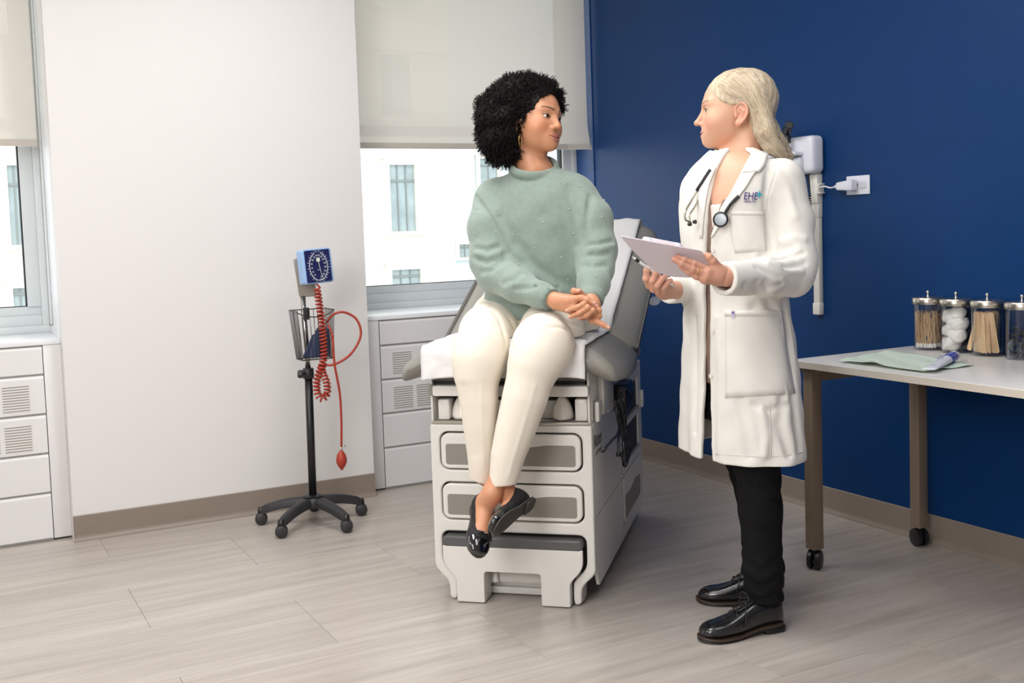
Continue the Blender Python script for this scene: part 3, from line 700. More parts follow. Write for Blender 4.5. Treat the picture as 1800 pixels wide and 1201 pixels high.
# coiled black cord from the device
XC=0
Pc=coil([PY(1422,345,-3.16),PY(1423,380,-3.155),PY(1426,420,-3.155),PY(1425,440,-3.16),PY(1420,447,-3.17),PY(1417,420,-3.18),PY(1416,380,-3.19)],.008,46,.003,per=10)
bm=bmesh.new(); tube(bm,[PY(1421,300,-3.17)]+Pc,.003,6); o=obj('coiled_cord',bm,M_blk2,None,smooth=True); tag(o,'black coiled cord hanging from the wall unit','cord')
# ================================================================ EXAM TABLE
AZ=math.radians(-42.6); TA=np.array([math.cos(AZ),math.sin(AZ),0]); TW=np.array([-TA[1],TA[0],0]); TC=np.array([3.077,-1.612,0])
def TT(t,s,z): return TC+TA*t+TW*s+np.array([0,0,z])     # table coordinates -> world
def PT(x,y,t): return PN(x,y,TC+TA*t,TA)                 # pixel -> plane at depth t along the table
M_tb=mat('table_enamel',(224,221,215),0.33,vary=.01); M_tbg=mat('drawer_inset_grey',(138,134,126),0.5); M_tread=mat('step_tread_grey',(86,86,86),0.4)
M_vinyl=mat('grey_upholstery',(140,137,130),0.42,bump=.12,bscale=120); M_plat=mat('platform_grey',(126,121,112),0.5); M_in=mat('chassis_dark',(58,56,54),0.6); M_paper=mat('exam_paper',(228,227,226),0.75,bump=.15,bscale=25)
X=empty('exam_table',TC,AZ,label='grey padded medical exam table with white drawers, under the seated person',cat='exam table')
# plate matrix: local plate (x right->-s , y->z , thickness -> front(-t))
def front(t): # plane at depth t, plate thickness grows toward -t ; plate x = s mirrored so that normal = -t
    return Matrix(((0,0,-1,t),(-1,0,0,0),(0,1,0,0),(0,0,0,1)))
def sgn(p): return [(-x,y) for x,y in p]
def fr(s0,s1,z0,z1,r): return rrect(-s1,-s0,z0,z1,r)
hw=.270
outer=[(-hw,.589),(-hw,.115),(-.262,.10),(-.222,.062),(-.222,.012),(-.214,.004),(-.200,.004),(-.196,.02),(-.197,.075),(-.205,.088),(-.243,.125),(-.243,.232),(.243,.232),(.243,.125),(.205,.088),(.197,.075),(.196,.02),(.200,.004),(.214,.004),(.222,.012),(.222,.062),(.262,.10),(hw,.115),(hw,.589)]
rad=[.012,.02,.02,.03,.01,.008,.008,.01,.02,.02,.03,.028,.028,.03,.02,.02,.01,.008,.008,.01,.03,.02,.02,.012]
holes=[fr(-.239,.239,.437,.564,.03),fr(-.239,.239,.270,.397,.03)]
plate('front_frame',[roundpoly(outer,rad)]+holes,.035,M_tb,X,front(.035),.006,3)
# side legs returning back
for s in (-1,1):
    bx('leg_side',.03,.10,min(s*.222,s*.198),max(s*.222,s*.198),.004,.10,M_tb,X,.004)
bx('inner_chassis',.045,1.14,-.262,.262,.10,.585,M_in,X)
bx('base_rail',.09,1.12,-.19,.19,.006,.06,M_tb,X,.003)
bx('base_rail_lip',.07,.09,-.19,.19,.006,.028,M_tb,X,.002); bx('base_rail_lip',.07,.09,-.19,.19,.04,.055,M_tb,X,.002)
latheobj('levelling_peg',[(.011,.055),(.009,.07),(.006,.085),(.005,.088)],M_tb,X,12,center=(.045,.075,.0))
for (z0,z1) in ((.4425,.5585),(.2755,.3915)):
    D_=plate('drawer',[fr(-.2335,.2335,z0,z1,.026)],.03,M_tb,X,front(.026),.005,3)
    ins=[(-.205,z0+.016),(.205,z0+.016),(.205,z1-.038)]+[(.10,z1-.030),(.07,z1-.038),(0,z1-.040),(-.07,z1-.038),(-.10,z1-.030)]+[(-.205,z1-.038)]
    ins=[(-.217,z0+.013),(.217,z0+.013),(.217,z1-.034),(.12,z1-.034),(.07,z1-.042),(-.07,z1-.042),(-.12,z1-.034),(-.217,z1-.034)]
    plate('drawer_inset',[roundpoly(ins,[.01,.01,.01,.02,.03,.03,.02,.01])],.0015,M_tbg,D_,front(-.003),.0005)
# pull-out step
so_=[(-.234,.19),(-.234,.13),(-.2,.092),(-.190,.078),(-.190,.003),(-.095,.003),(-.095,.107),(.095,.107),(.095,.003),(.190,.003),(.190,.078),(.2,.092),(.234,.13),(.234,.19)]
sr=[.004,.03,.02,.02,.006,.006,.012,.012,.006,.006,.02,.02,.03,.004]
ST=plate('pull_out_step',[roundpoly(so_,sr)],.012,M_tb,X,front(-.012),.003,2)
for s in (-1,1): 
    bx('step_side',-.02,.06,min(s*.095,s*.190),max(s*.095,s*.190),.003,.1,M_tb,ST,.003)
    bx('step_foot_pad',-.018,.05,min(s*.098,s*.187),max(s*.098,s*.187),.0,.004,M_in,ST,.0)
bm=bmesh.new(); n=14
bx('step_back_plate',.055,.065,-.10,.10,.05,.12,M_tb,ST,.003)
vs=plate('step_tread',[rrect(-.234,.234,.186,.222,.014)],.26,M_tread,ST,front(.235),.006,3)
# sides
for s in (-1,1):
    a,b_=(s*.270,s*.258) if s>0 else (s*.270,s*.258)
    # plate in t-z plane
    M_=Matrix(((1,0,0,0),(0,0,-1,-.2585),(0,1,0,0),(0,0,0,1))) if s<0 else Matrix(((1,0,0,0),(0,0,-1,.27),(0,1,0,0),(0,0,0,1)))
    if s<0:
        out=[(.03,.589),(.03,.062),(-.0+.05,.004),(.06,.02),(.30,.060),(1.14,.060),(1.14,.655),(1.04,.655),(.62,.60),(.55,.589)]
        out=[(.03,.589),(.03,.11),(.07,.05),(1.14,.050),(1.14,.655),(1.08,.655),(.60,.589)]
        hol=[rrect(.66,1.06,.475,.60,.012),rrect(.66,1.06,.315,.45,.012),rrect(.60,1.06,.10,.28,.015)]
        sp=plate('side_panel',[roundpoly(out,.006)]+hol,.0115,M_tb,X,M_,.002)
        bx('panel_seam',.03,.6,-.2708,-.2700,.282,.2835,M_tbg,X)
        bx('panel_seam',.598,.600,-.2708,-.2700,.06,.585,M_tbg,X)
        bx('side_shelf_back',.62,1.10,-.2585,-.255,.08,.60,M_tbg,X)
        bx('shelf_rail',.66,1.06,-.272,-.262,.475,.482,M_tbg,X,.002); bx('shelf_rail',.66,1.06,-.272,-.262,.315,.322,M_tbg,X,.002)
        dr=plate('side_drawer',[rrect(.61,1.05,.106,.274,.014)],.02,M_tb,X,Matrix(((1,0,0,0),(0,0,-1,-.2545),(0,1,0,0),(0,0,0,1))),.004)
        plate('drawer_inset',[roundpoly([(.63,.12),(1.03,.12),(1.03,.20),(.9,.215),(.76,.20),(.63,.21)],.012)],.0015,M_tbg,dr,Matrix(((1,0,0,0),(0,0,-1,-.2742),(0,1,0,0),(0,0,0,1))),.0004)
        latheobj('lock',[(.008,0),(.007,.003),(.002,.0035)],M_chrome,X,14,center=(.575,-.27,.295),axis=(0,-1,0))
        textobj('maker_name','Ritter',.062,mat('print_dark_grey',(88,86,84),0.5),Matrix(((1,0,0,.108),(0,0,-1,-.2712),(0,1,0,.525),(0,0,0,1))),X,.0002,1.0)
        textobj('maker_name','by Midmark',.020,mat('print_dark_grey',(88,86,84),0.5),Matrix(((1,0,0,.115),(0,0,-1,-.2712),(0,1,0,.487),(0,0,0,1))),X,.0002,1.1)
    else:
        plate('side_panel',[[(.03,.11),(.07,.05),(1.14,.05),(1.14,.6),(.03,.589)]],.0115,M_tb,X,M_,.002)
bx('rear_panel',1.14,1.152,-.27,.27,.05,.655,M_tb,X,.003)
bx('side_bumper',1.12,1.15,-.283,-.27,.46,.53,M_tb,X,.003)
# upper chassis
bx('deck',.004,1.10,-.262,.262,.585,.597,M_tb,X,.003)
for s in (-1,1):
    a,b_=sorted((s*.266,s*.258)); bx('upper_side',.006,.60,a,b_,.589,.765,M_tb,X,.003)
bx('upper_inner',.20,1.05,-.255,.255,.597,.74,M_in,X)
bx('inner_box',.015,.20,.205,.245,.600,.668,M_tb,X,.006); bx('inner_box',.06,.2,-.17,.17,.600,.660,M_tb,X,.004)
bx('inner_box',.015,.20,-.256,-.215,.600,.672,M_tb,X,.006)
bx('front_lip',-.002,.03,-.262,.262,.589,.599,mat('steel_strip',(176,170,160),.35,metal=.6),X,.002)
for s in (.170,-.170):
    bm=bmesh.new(); prev=None
    for k in range(9):
        t=k/8; z=.603+.075*t; w_=.034*(1-t**2.4*.75); d_=.03*(1-t*.8)
        ring=[bm.verts.new((.02-d_*(1.1 if abs(q)<.9 else .4) if False else .035-d_*math.cos(math.pi*q/2),s+w_*q,z)) for q in (-1,-.8,-.4,0,.4,.8,1)]
        ring+= [bm.verts.new((.06,s+w_,z)),bm.verts.new((.06,s-w_,z))]
        if prev:
            for j in range(9): bm.faces.new((prev[j],prev[(j+1)%9],ring[(j+1)%9],ring[j]))
        else: bm.faces.new(ring[::-1])
        prev=ring
    bm.faces.new(prev); bmesh.ops.recalc_face_normals(bm,faces=bm.faces[:]); bmesh.ops.bevel(bm,geom=[e for e in bm.edges if e.calc_face_angle(0)>.6],offset=.003,segments=2,affect='EDGES')
    obj('stirrup_cover',bm,mat('glossy_ivory',(228,222,212),.2),X,smooth=True)
plate('pull_out_rail',[rrect(-.250,.266,.684,.718,.007)],.05,M_tb,X,front(.03),.003)
plate('rail_end',[rrect(-.266-.0,-.240,.684,.720,.008)],.045,M_tbg,X,front(.032),.002)
plate('platform',[rrect(-.262,.262,.730,.760,.010)],.6,M_plat,X,front(.61),.004)
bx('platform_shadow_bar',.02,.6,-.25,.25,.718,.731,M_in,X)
# seat cushion / back cushion
def cushion(name,t0,t1,hs,z0,z1,Mx,droop,ease=.05,nt=26,ns=40,taper=None,rr=.045):
    """rounded slab: closed loop cross-sections along t"""
    bm=bmesh.new(); prev=None; n=48
    for i in range(nt+1):
        u=i/nt; t=t0+(t1-t0)*u
        e=min(u,1-u)*(t1-t0)/rr; sh=math.sqrt(max(0,1-(1-min(1,e))**2)) # end rounding
        W=(hs if taper is None else hs*taper(u)); W_=W-rr*(1-sh)*.6
        ring=[]; 
        for k in range(n):
            a=2*math.pi*k/n; c,s_=math.cos(a),math.sin(a)
            sx=math.copysign(abs(c)**.35,c)*W_; q=math.copysign(abs(s_)**.55,s_)
            zz=(z0+z1)/2+q*(z1-z0)/2*(.35+.65*sh)
            zz-=droop(abs(sx)/hs,u,q)
            ring.append(bm.verts.new(Mx@Vector((t,sx,zz))))
        if prev:
            for k in range(n): bm.faces.new((prev[k],prev[(k+1)%n],ring[(k+1)%n],ring[k]))
        else: bm.faces.new(ring[::-1])
        prev=ring
    bm.faces.new(prev); bmesh.ops.recalc_face_normals(bm,faces=bm.faces[:]); return obj(name,bm,M_vinyl,X,smooth=True)
def dr1(x,u,q): 
    d=.075*max(0,(x-.55)/.45)**1.6
    return d if q>0 else d*.35+.045*max(0,(x-.72)/.28)**1.5
cushion('seat_cushion',-.055,.66,.365,.765,.862,Matrix.Identity(4),dr1,taper=lambda u:.955+.06*math.sin(math.pi*min(1,u*1.2)))
ang=math.radians(23.8); Mb=Matrix.Translation((.46,0,.80))@Matrix.Rotation(-ang,4,'Y')
def dr2(x,u,q): return .03*max(0,(x-.6)/.4)**2*(1 if q>0 else -.6)
cushion('back_cushion',-.05,.955,.362,-.055,.062,Mb,dr2,taper=lambda u:1.0-.10*max(0,(u-.75)/.25)**2)
bx('back_support',.1,.8,-.2,.2,-.085,-.05,M_tb,X,.01).matrix_local=Mb
# release handle right of the backrest
hd=TT(1.15,-.33,.89)
bm=bmesh.new(); bmesh.ops.create_uvsphere(bm,u_segments=20,v_segments=12,radius=1,matrix=Matrix.Translation((1.10,-.345,.905))@Matrix.Rotation(-ang,4,'Y')@Matrix.Diagonal((.036,.024,.012,1))); obj('release_handle',bm,M_dev,X,smooth=True)
# paper: separate thing lying on the table
bm=bmesh.new(); prof=[]
for z in np.linspace(.752,.835,6): prof.append((-.0655,z))
prof[-1]=(-.062,.842)
prof+= [(-.048,.858),(-.02,.8665),(.05,.868),(.15,.868),(.25,.868),(.35,.867),(.42,.867)]
for u in np.linspace(.03,.95,14):
    v=Mb@Vector((u,0,.067+.006*(1-min(1,u*4)))); prof.append((v.x,v.z))
v=Mb@Vector((.985,0,.03)); prof.append((v.x,v.z)); v=Mb@Vector((.985,0,-.02)); prof.append((v.x,v.z))
P2=catmull([(a,0,b) for a,b in prof],3); ns=40; g=[]
nr=np.random.default_rng(3)
for i,p in enumerate(P2):
    row=[]
    for k in range(ns+1):
        s=-.268+.536*k/ns; u=i/len(P2)
        x=abs(s)/.365; dz=.075*max(0,(x-.55)/.45)**1.6 if p[0]<.5 else .03*max(0,(x-.6)/.4)**2
        wv=.0022*math.sin(40*s+9*p[2]*7)+.002*math.sin(63*p[0]+20*s)+.0015*math.sin(95*s+31*p[0])
        if p[0]<-.04: row.append(bm.verts.new((p[0]-abs(wv)-.002-.006*max(0,.80-p[2])*8*(.5+.5*math.sin(23*s)),s,p[2]-dz*.4+.003*math.sin(18*s)*(p[2]<.77))))
        else: row.append(bm.verts.new((p[0],s,p[2]-dz+abs(wv)+.001)))
    g.append(row)
for i in range(len(P2)-1):
    for k in range(ns): bm.faces.new((g[i][k],g[i][k+1],g[i+1][k+1],g[i+1][k]))
pp=obj('exam_paper',bm,M_paper,None,smooth=True); pp.location=TC; pp.rotation_euler=(0,0,AZ); md=pp.modifiers.new('s','SOLIDIFY'); md.thickness=.0008
tag(pp,'white paper sheet rolled over the exam table seat and backrest','paper')
# power box + cords
PB=empty('power_supply',TT(.44,-.30,.62),AZ,label='black power box with bundled black cords hanging on the exam table side',cat='power supply')
bx('wall_clip',-.20,-.09,.012,.03,-.03,.055,M_tb,PB,.004); 
bx('box_body',-.075,.075,-.03,.018,-.048,.045,M_blk2,PB,.006,3)
def pc_(x,y,o_=-.335): 
    q=PN(x,y,TC+TW*o_,TW)-TT(.44,-.30,.62); return (q@TA,q@TW,q[2])
cords=[[(1082,705),(1085,735),(1094,770),(1100,800),(1100,818),(1096,818),(1094,795),(1098,760),(1093,725),(1088,702)],
 [(1086,704),(1090,740),(1104,765),(1106,790),(1103,812),(1098,820),(1093,800),(1096,770),(1100,740),(1096,705),(1092,690)],
 [(1080,705),(1088,740),(1086,762),(1075,775),(1061,791)],[(1084,705),(1090,730),(1089,760),(1087,775),(1087,800)],
 [(1090,680),(1102,683),(1109,697),(1106,715),(1098,732),(1096,755),(1101,775)],[(1083,705),(1091,735),(1095,765),(1097,790),(1100,805)]]
for c in cords: tubeobj('cord',[pc_(x,y,-.335-.004*i%.02) for i,(x,y) in enumerate(c)],.0042,M_blk2,PB,7,6)
tubeobj('cord_plug',[pc_(1087,795),pc_(1087,803)],.008,M_blk2,PB,8,0); tubeobj('cord_plug',[pc_(1064,788),pc_(1059,793)],.0062,M_blk2,PB,8,0); tubeobj('cable_tie_clip',[pc_(1099,758),pc_(1103,776)],.012,M_blk,PB,10,0)
sw=bx('side_latch',.06,.115,-.285,-.27,.59,.655,M_tb,X,.004,2)
bx('hose_rod',.28,.30,-.285,-.265,.68,.74,M_chrome,X,.003)
bx('side_hood',.14,.30,-.29,-.266,.60,.73,M_tb,X,.006)
# ================================================================ FIGURE TOOLKIT (signed distance surfaces)
def A3(*v): return np.array(v,float)
def cone(p,a,b,ra,rb):
    a=np.asarray(a,float); b=np.asarray(b,float); ab=b-a; pa=p-a; h=np.clip(pa@ab/(ab@ab+1e-12),0,1)
    return np.linalg.norm(pa-h[:,None]*ab,axis=1)-(ra+(rb-ra)*h)
def ell(p,c,r,R=None):
    q=p-np.asarray(c,float)
    if R is not None: q=q@R
    r=np.asarray(r,float); k0=np.linalg.norm(q/r,axis=1); k1=np.linalg.norm(q/(r*r),axis=1)+1e-9
    return k0*(k0-1)/k1
def smin(a,b,k):
    h=np.clip(.5+.5*(b-a)/k,0,1); return b*(1-h)+a*h-k*h*(1-h)
def smax(a,b,k): return -smin(-a,-b,k)
def chain(p,pts,rs,k=.01):
    d=None
    for i in range(len(pts)-1):
        c=cone(p,pts[i],pts[i+1],rs[i],rs[i+1]); d=c if d is None else smin(d,c,k) if k else np.minimum(d,c)
    return d
def poly_dist(p,pts):
    d=None
    for i in range(len(pts)-1):
        c=cone(p,pts[i],pts[i+1],0,0); d=c if d is None else np.minimum(d,c)
    return d
def stack(p,zs,cx,cy,a,b,ang=0.,pw=2.0,zc=True):
    zd=np.linspace(zs[0],zs[-1],81); kw=np.hanning(13); kw/=kw.sum()
    cx,cy,a,b=[np.convolve(np.pad(np.interp(zd,zs,v),6,mode='reflect',reflect_type='odd'),kw,'valid') for v in (cx,cy,a,b)]; zs=zd
    z=p[:,2]; X_=p[:,0]-np.interp(z,zs,cx); Y_=p[:,1]-np.interp(z,zs,cy); c,s=math.cos(ang),math.sin(ang)
    u=X_*c+Y_*s; v=-X_*s+Y_*c; a_=np.interp(z,zs,a); b_=np.interp(z,zs,b)
    r=(np.abs(u/a_)**pw+np.abs(v/b_)**pw)**(1/pw)+1e-9
    d=(r-1)*np.minimum(a_,b_)*.92
    return smax(smax(d,z-zs[-1],.02),zs[0]-z,.02) if zc else d
def sdf_grid(fn,lo,hi,h,blk=8):
    lo=np.array(lo,float); n=np.ceil((np.array(hi)-lo)/h/blk).astype(int)*blk; nb=n//blk
    bi=np.stack(np.meshgrid(*[np.arange(k) for k in nb],indexing='ij'),-1).reshape(-1,3)
    dc=fn(lo+(bi+.5)*blk*h-h*.5); act=np.abs(dc)<blk*h*1.25
    G=np.empty(tuple(nb)+(blk,)*3,np.float32); G[...]=np.where(dc<0,-1.,1.).reshape(tuple(nb))[...,None,None,None]
    off=np.stack(np.meshgrid(*[np.arange(blk)]*3,indexing='ij'),-1).reshape(-1,3)
    ab=bi[act]
    for s in range(0,len(ab),3000):
        A=ab[s:s+3000]; P=(A[:,None,:]*blk+off[None]).reshape(-1,3)*h+lo
        G[A[:,0],A[:,1],A[:,2]]=fn(P).reshape(-1,blk,blk,blk)
    G=G.transpose(0,3,1,4,2,5).reshape(n)
    G[0]=G[-1]=1; G[:,0]=G[:,-1]=1; G[:,:,0]=G[:,:,-1]=1
    return G,lo
def nets(G,lo,h):
    S=G<0; n=np.array(G.shape)
    c=[(i,j,k) for i in (0,1) for j in (0,1) for k in (0,1)]
    cnt=np.zeros(n-1,np.int8)
    for i,j,k in c: cnt+=S[i:n[0]-1+i,j:n[1]-1+j,k:n[2]-1+k]
    idx=np.argwhere((cnt>0)&(cnt<8)); vid=np.full(n-1,-1,np.int32); vid[tuple(idx.T)]=np.arange(len(idx))
    D=np.stack([G[idx[:,0]+i,idx[:,1]+j,idx[:,2]+k] for i,j,k in c],1)
    acc=np.zeros((len(idx),3)); w=np.zeros(len(idx)); C=np.array(c,float)
    for a in range(8):
        for b in range(a+1,8):
            if np.abs(C[a]-C[b]).sum()!=1: continue
            m=(D[:,a]<0)!=(D[:,b]<0); da,db=D[m,a],D[m,b]; t=(da/(da-db))[:,None]
            acc[m]+=C[a]+(C[b]-C[a])*t; w[m]+=1
    V=(idx+acc/w[:,None])*h+lo
    F=[]
    for ax in range(3):
        sl0=[slice(None)]*3; sl1=[slice(None)]*3; sl0[ax]=slice(0,-1); sl1[ax]=slice(1,None)
        s0=S[tuple(sl0)]; s1=S[tuple(sl1)]; e=np.argwhere(s0!=s1); u,v=[q for q in range(3) if q!=ax]
        e=e[(e[:,u]>0)&(e[:,v]>0)&(e[:,u]<n[u]-1)&(e[:,v]<n[v]-1)]
        def g(du,dv):
            q=e.copy(); q[:,u]-=du; q[:,v]-=dv; return vid[tuple(q.T)]
        quad_=np.stack([g(1,1),g(0,1),g(0,0),g(1,0)],1); flip=s0[tuple(e.T)]
        if ax==1: flip=~flip
        quad_[~flip]=quad_[~flip][:,::-1]
        F.append(quad_)
    F=np.concatenate(F); F=F[(F>=0).all(1)]
    return V,F
def mk(name,V,F,mt,parent=None,col=None,smooth=True):
    me=bpy.data.meshes.new(name); me.vertices.add(len(V)); me.vertices.foreach_set('co',np.asarray(V,np.float32).ravel())
    me.loops.add(len(F)*4); me.loops.foreach_set('vertex_index',np.asarray(F,np.int32).ravel())
    me.polygons.add(len(F)); me.polygons.foreach_set('loop_start',np.arange(len(F),dtype=np.int32)*4)
    me.update(calc_edges=True); me.validate()
    if col is not None:
        a=me.color_attributes.new('col','FLOAT_COLOR','POINT'); c4=np.ones((len(V),4),np.float32); c4[:,:3]=col; a.data.foreach_set('color',c4.ravel())
    return link(name,me,mt,parent,smooth)
def sdf_obj(name,fn,lo,hi,h,mt,parent=None,col=None,origin=None,relax=1):
    G,l=sdf_grid(fn,lo,hi,h); V,F=nets(G,l,h)
    for _ in range(relax):   # light smoothing
        S_=np.zeros_like(V); N_=np.zeros(len(V))
        for a,b in ((0,1),(1,2),(2,3),(3,0)):
            np.add.at(S_,F[:,a],V[F[:,b]]); np.add.at(S_,F[:,b],V[F[:,a]]); np.add.at(N_,F[:,a],1); np.add.at(N_,F[:,b],1)
        V=V*.5+.5*S_/np.maximum(N_,1)[:,None]
    c=col(V) if col else None
    Vw=V
    if origin is not None: V=V-origin
    o=mk(name,V,F,mt,parent,c); return o,Vw,F
def trace(fn,x,y,t0=1.5,t1=6):
    d=ray(x,y); t=t0
    for _ in range(200):
        v=float(fn((C0c+d*t)[None])[0])
        if v<.0005: return C0c+d*t
        t+=max(v*.8,.0008)
        if t>t1: break
    return None
def tracepoly(fn,pts):
    out=[q for q in (trace(fn,x,y) for x,y in pts) if q is not None]; return out
def bvh_of(objs):
    vs=[];fs=[]
    for o in objs:
        b=len(vs); mw=o.matrix_world if o.parent is None else (Matrix.Translation(o.parent.location)@o.matrix_local)
        vs+= [mw@v.co for v in o.data.vertices]; fs+=[[b+i for i in p.vertices] for p in o.data.polygons]
    return BVHTree.FromPolygons(vs,fs)
def hit(T_,x,y):
    r=T_.ray_cast(Vector(C0c),Vector(ray(x,y))); return (r[0],r[1]) if r[0] is not None else (None,None)
def resamp(ch,n):
    P=np.array(ch,float); c=np.r_[0,np.cumsum(np.linalg.norm(np.diff(P,axis=0),axis=1))]; t=np.linspace(0,c[-1],n); return np.stack([np.interp(t,c,P[:,k]) for k in range(2)],1)
def strip(name,T_,A,B_,n,m,off,mt,parent,thick=.0016,origin=(0,0,0),curl=0):
    """cloth patch between two pixel chains laid on a surface"""
    A=resamp(A,n); B_=resamp(B_,n); bm=bmesh.new(); g=[]
    last=None
    for i in range(n):
        row=[]
        for k in range(m):
            q=A[i]+(B_[i]-A[i])*k/(m-1); h_,nn=hit(T_,q[0],q[1])
            if h_ is None: h_,nn=(last if last else (None,None))
            if h_ is None: row.append(None); continue
            last=(h_,nn); e=off+curl*(k/(m-1))**2
            row.append(bm.verts.new(h_+nn*e-Vector(origin)))
        g.append(row)
    for i in range(n-1):
        for k in range(m-1):
            f=(g[i][k],g[i+1][k],g[i+1][k+1],g[i][k+1])
            if None in f: continue
            try: bm.faces.new(f)
            except ValueError: pass
    o=obj(name,bm,mt,parent,smooth=True); md=o.modifiers.new('s','SOLIDIFY'); md.thickness=thick; md.offset=0; return o
def seamline(name,T_,pts,r,mt,parent,origin=(0,0,0),off=0.0,sub=6,n=6):
    P=catmull([(x,y,0) for x,y in pts],sub) if len(pts)>2 else [np.array([*pts[0],0])+(np.array([*pts[1],0])-np.array([*pts[0],0]))*i/12 for i in range(13)]
    q=[]
    for p in P:
        h_,nn=hit(T_,p[0],p[1])
        if h_ is not None: q.append(np.array(h_+nn*off)-np.array(origin))
    if len(q)<2: return None
    bm=bmesh.new(); tube(bm,q,r,n); return obj(name,bm,mt,parent,smooth=True)
# ---- head
def headframe(az,pitch=0,roll=0):
    a=math.radians(az); f=np.array([math.cos(a),math.sin(a),0]); r=np.array([f[1],-f[0],0]); u=np.array([0,0,1.])
    p=math.radians(pitch); f2=f*math.cos(p)+u*math.sin(p); u2=-f*math.sin(p)+u*math.cos(p)
    q=math.radians(roll); r3=r*math.cos(q)+u2*math.sin(q); u3=-r*math.sin(q)+u2*math.cos(q)
    return np.stack([r3,f2,u3],1)   # columns: right, forward, up
def lips_d(q,P):
    x=np.abs(q[:,0]); lw=P.get('lipw',.024); full=P.get('lipf',1.0)
    up=ell(np.stack([x,q[:,1],q[:,2]],1),(.007,.0985-.0,-.0385),(.0175*lw/.024,.0085*full**.5,.0052*full))
    cor=.012*(x/.024)**2
    q2=q.copy(); q2[:,1]+=cor*1.2; q2[:,2]+=0
    up=ell(np.stack([x,q2[:,1],q2[:,2]],1),(.006,.0965,-.0385),(.0185*lw/.024,.0085,.0050*full))
    lo=ell(q2,(0,.0955,-.0490),(.0205*lw/.024,.0095,.0062*full))
    return up,lo
RIM=catmull([(.0745,.004,.006),(.0755,.004,.022),(.0785,-.005,.0325),(.0825,-.017,.0315),(.0855,-.0265,.020),(.0852,-.0275,.004),(.0820,-.020,-.011),(.0765,-.009,-.023)],3)
def head_sdf(q,P):
    x=np.abs(q[:,0]); Q=np.stack([x,q[:,1],q[:,2]],1)
    d=ell(Q,(0,-.002,.048),(.0745,.098,.080))
    d=smin(d,ell(Q,(0,.034,.00),(.066,.064,.078)),.02)
    d=smin(d,ell(Q,(0,.040,-.042),(.050*P.get('jaw',1),.054,.040)),.025)
    d=smin(d,ell(Q,(0,.080,-.066),(.021,.0175,.0165)),.022)
    d=smin(d,ell(Q,(.040,.058,-.010),(.024,.026,.028)),.02)                      # cheek
    d=smin(d,cone(Q,(.012,.0865,.038),(.040,.070,.042),.0125,.0125),.012)     # brow
    d=smax(d,-ell(Q,(.031,.101,.021),(.019,.016,.0125)),.014)                 # socket
    # nose
    nw=P.get('nosew',1.0); nt=P.get('nosel',1.0)
    tip=(0,.1105*nt if nt>1 else .1105*nt,P.get('nosez',-.0125))
    n=cone(Q,(0,.0915,.028),(0,tip[1]-.002,tip[2]+.003),.0060*nw,.0078*nw)
    n=smin(n,ell(Q,tip,(.0095*nw,.0085,.0078)),.006)
    n=smin(n,ell(Q,(.0115*nw,.0975,-.0155),(.0072,.0105,.0068)),.006)
    d=smin(d,n,.010)
    d=smax(d,-ell(Q,(.0062*nw,.1020,-.0225),(.0034,.0060,.0035)),.003)         # nostril
    # mouth mound, lips, mouth line
    d=smin(d,ell(Q,(0,.080,-.043),(.030,.0185,.022)),.015)
    up,lo=lips_d(q,P)
    d=smin(d,up,.0035); d=smin(d,lo,.0035)
    ml=np.abs(q[:,2]+.0437+.0016*np.cos(q[:,0]*180)-P.get('smile',.0)*(x/.024)**2)
    g=np.maximum(ml-.0006,x-.0245); d=d+.0026*np.exp(-(np.maximum(g,0)/.0012)**2)*(q[:,1]>.06)
    # lids and eye opening
    lid=np.linalg.norm(Q-np.array([.031,.0765,.020]),axis=1)-.0142
    d=smin(d,lid,.003)
    ez=.0196+.0028*np.cos((x-.031)*95)
    op=ell(np.stack([x,q[:,1],q[:,2]-(x-.031)*.10],1),(.031,.094,.0200),(P.get('eyew',.0148),.022,P.get('eyeo',.0052)))
    d=smax(d,-op,.0012)
    # ears
    R=np.array([[math.cos(.35),-math.sin(.35),0],[math.sin(.35),math.cos(.35),0],[0,0,1.]])
    ear=ell(Q,(.0755,-.011,.006),(.0050,.0165,.0270),R)
    ear=smin(ear,ell(Q,(.0740,-.003,-.0215),(.0050,.0085,.0095)),.006)
    ear=smax(ear,-ell(Q,(.0830,-.0105,.006),(.0058,.0125,.0210),R),.002)
    rim=chain(Q,RIM,[.0033]*len(RIM),0)
    ear=smin(ear,rim,.0028)
    ear=smin(ear,chain(Q,[A3(.0790,-.008,.020),A3(.0815,-.0165,.010),A3(.0800,-.0145,-.004)],(.0022,.0026,.0022),.002),.003)
    ear=smax(ear,-ell(Q,(.0780,-.0045,-.0005),(.0050,.0060,.0080)),.002)
    ear=smin(ear,cone(Q,(.0765,.003,-.004),(.0755,.004,.003),.0034,.0036),.003)
    d=smin(d,ear,.006)
    return d
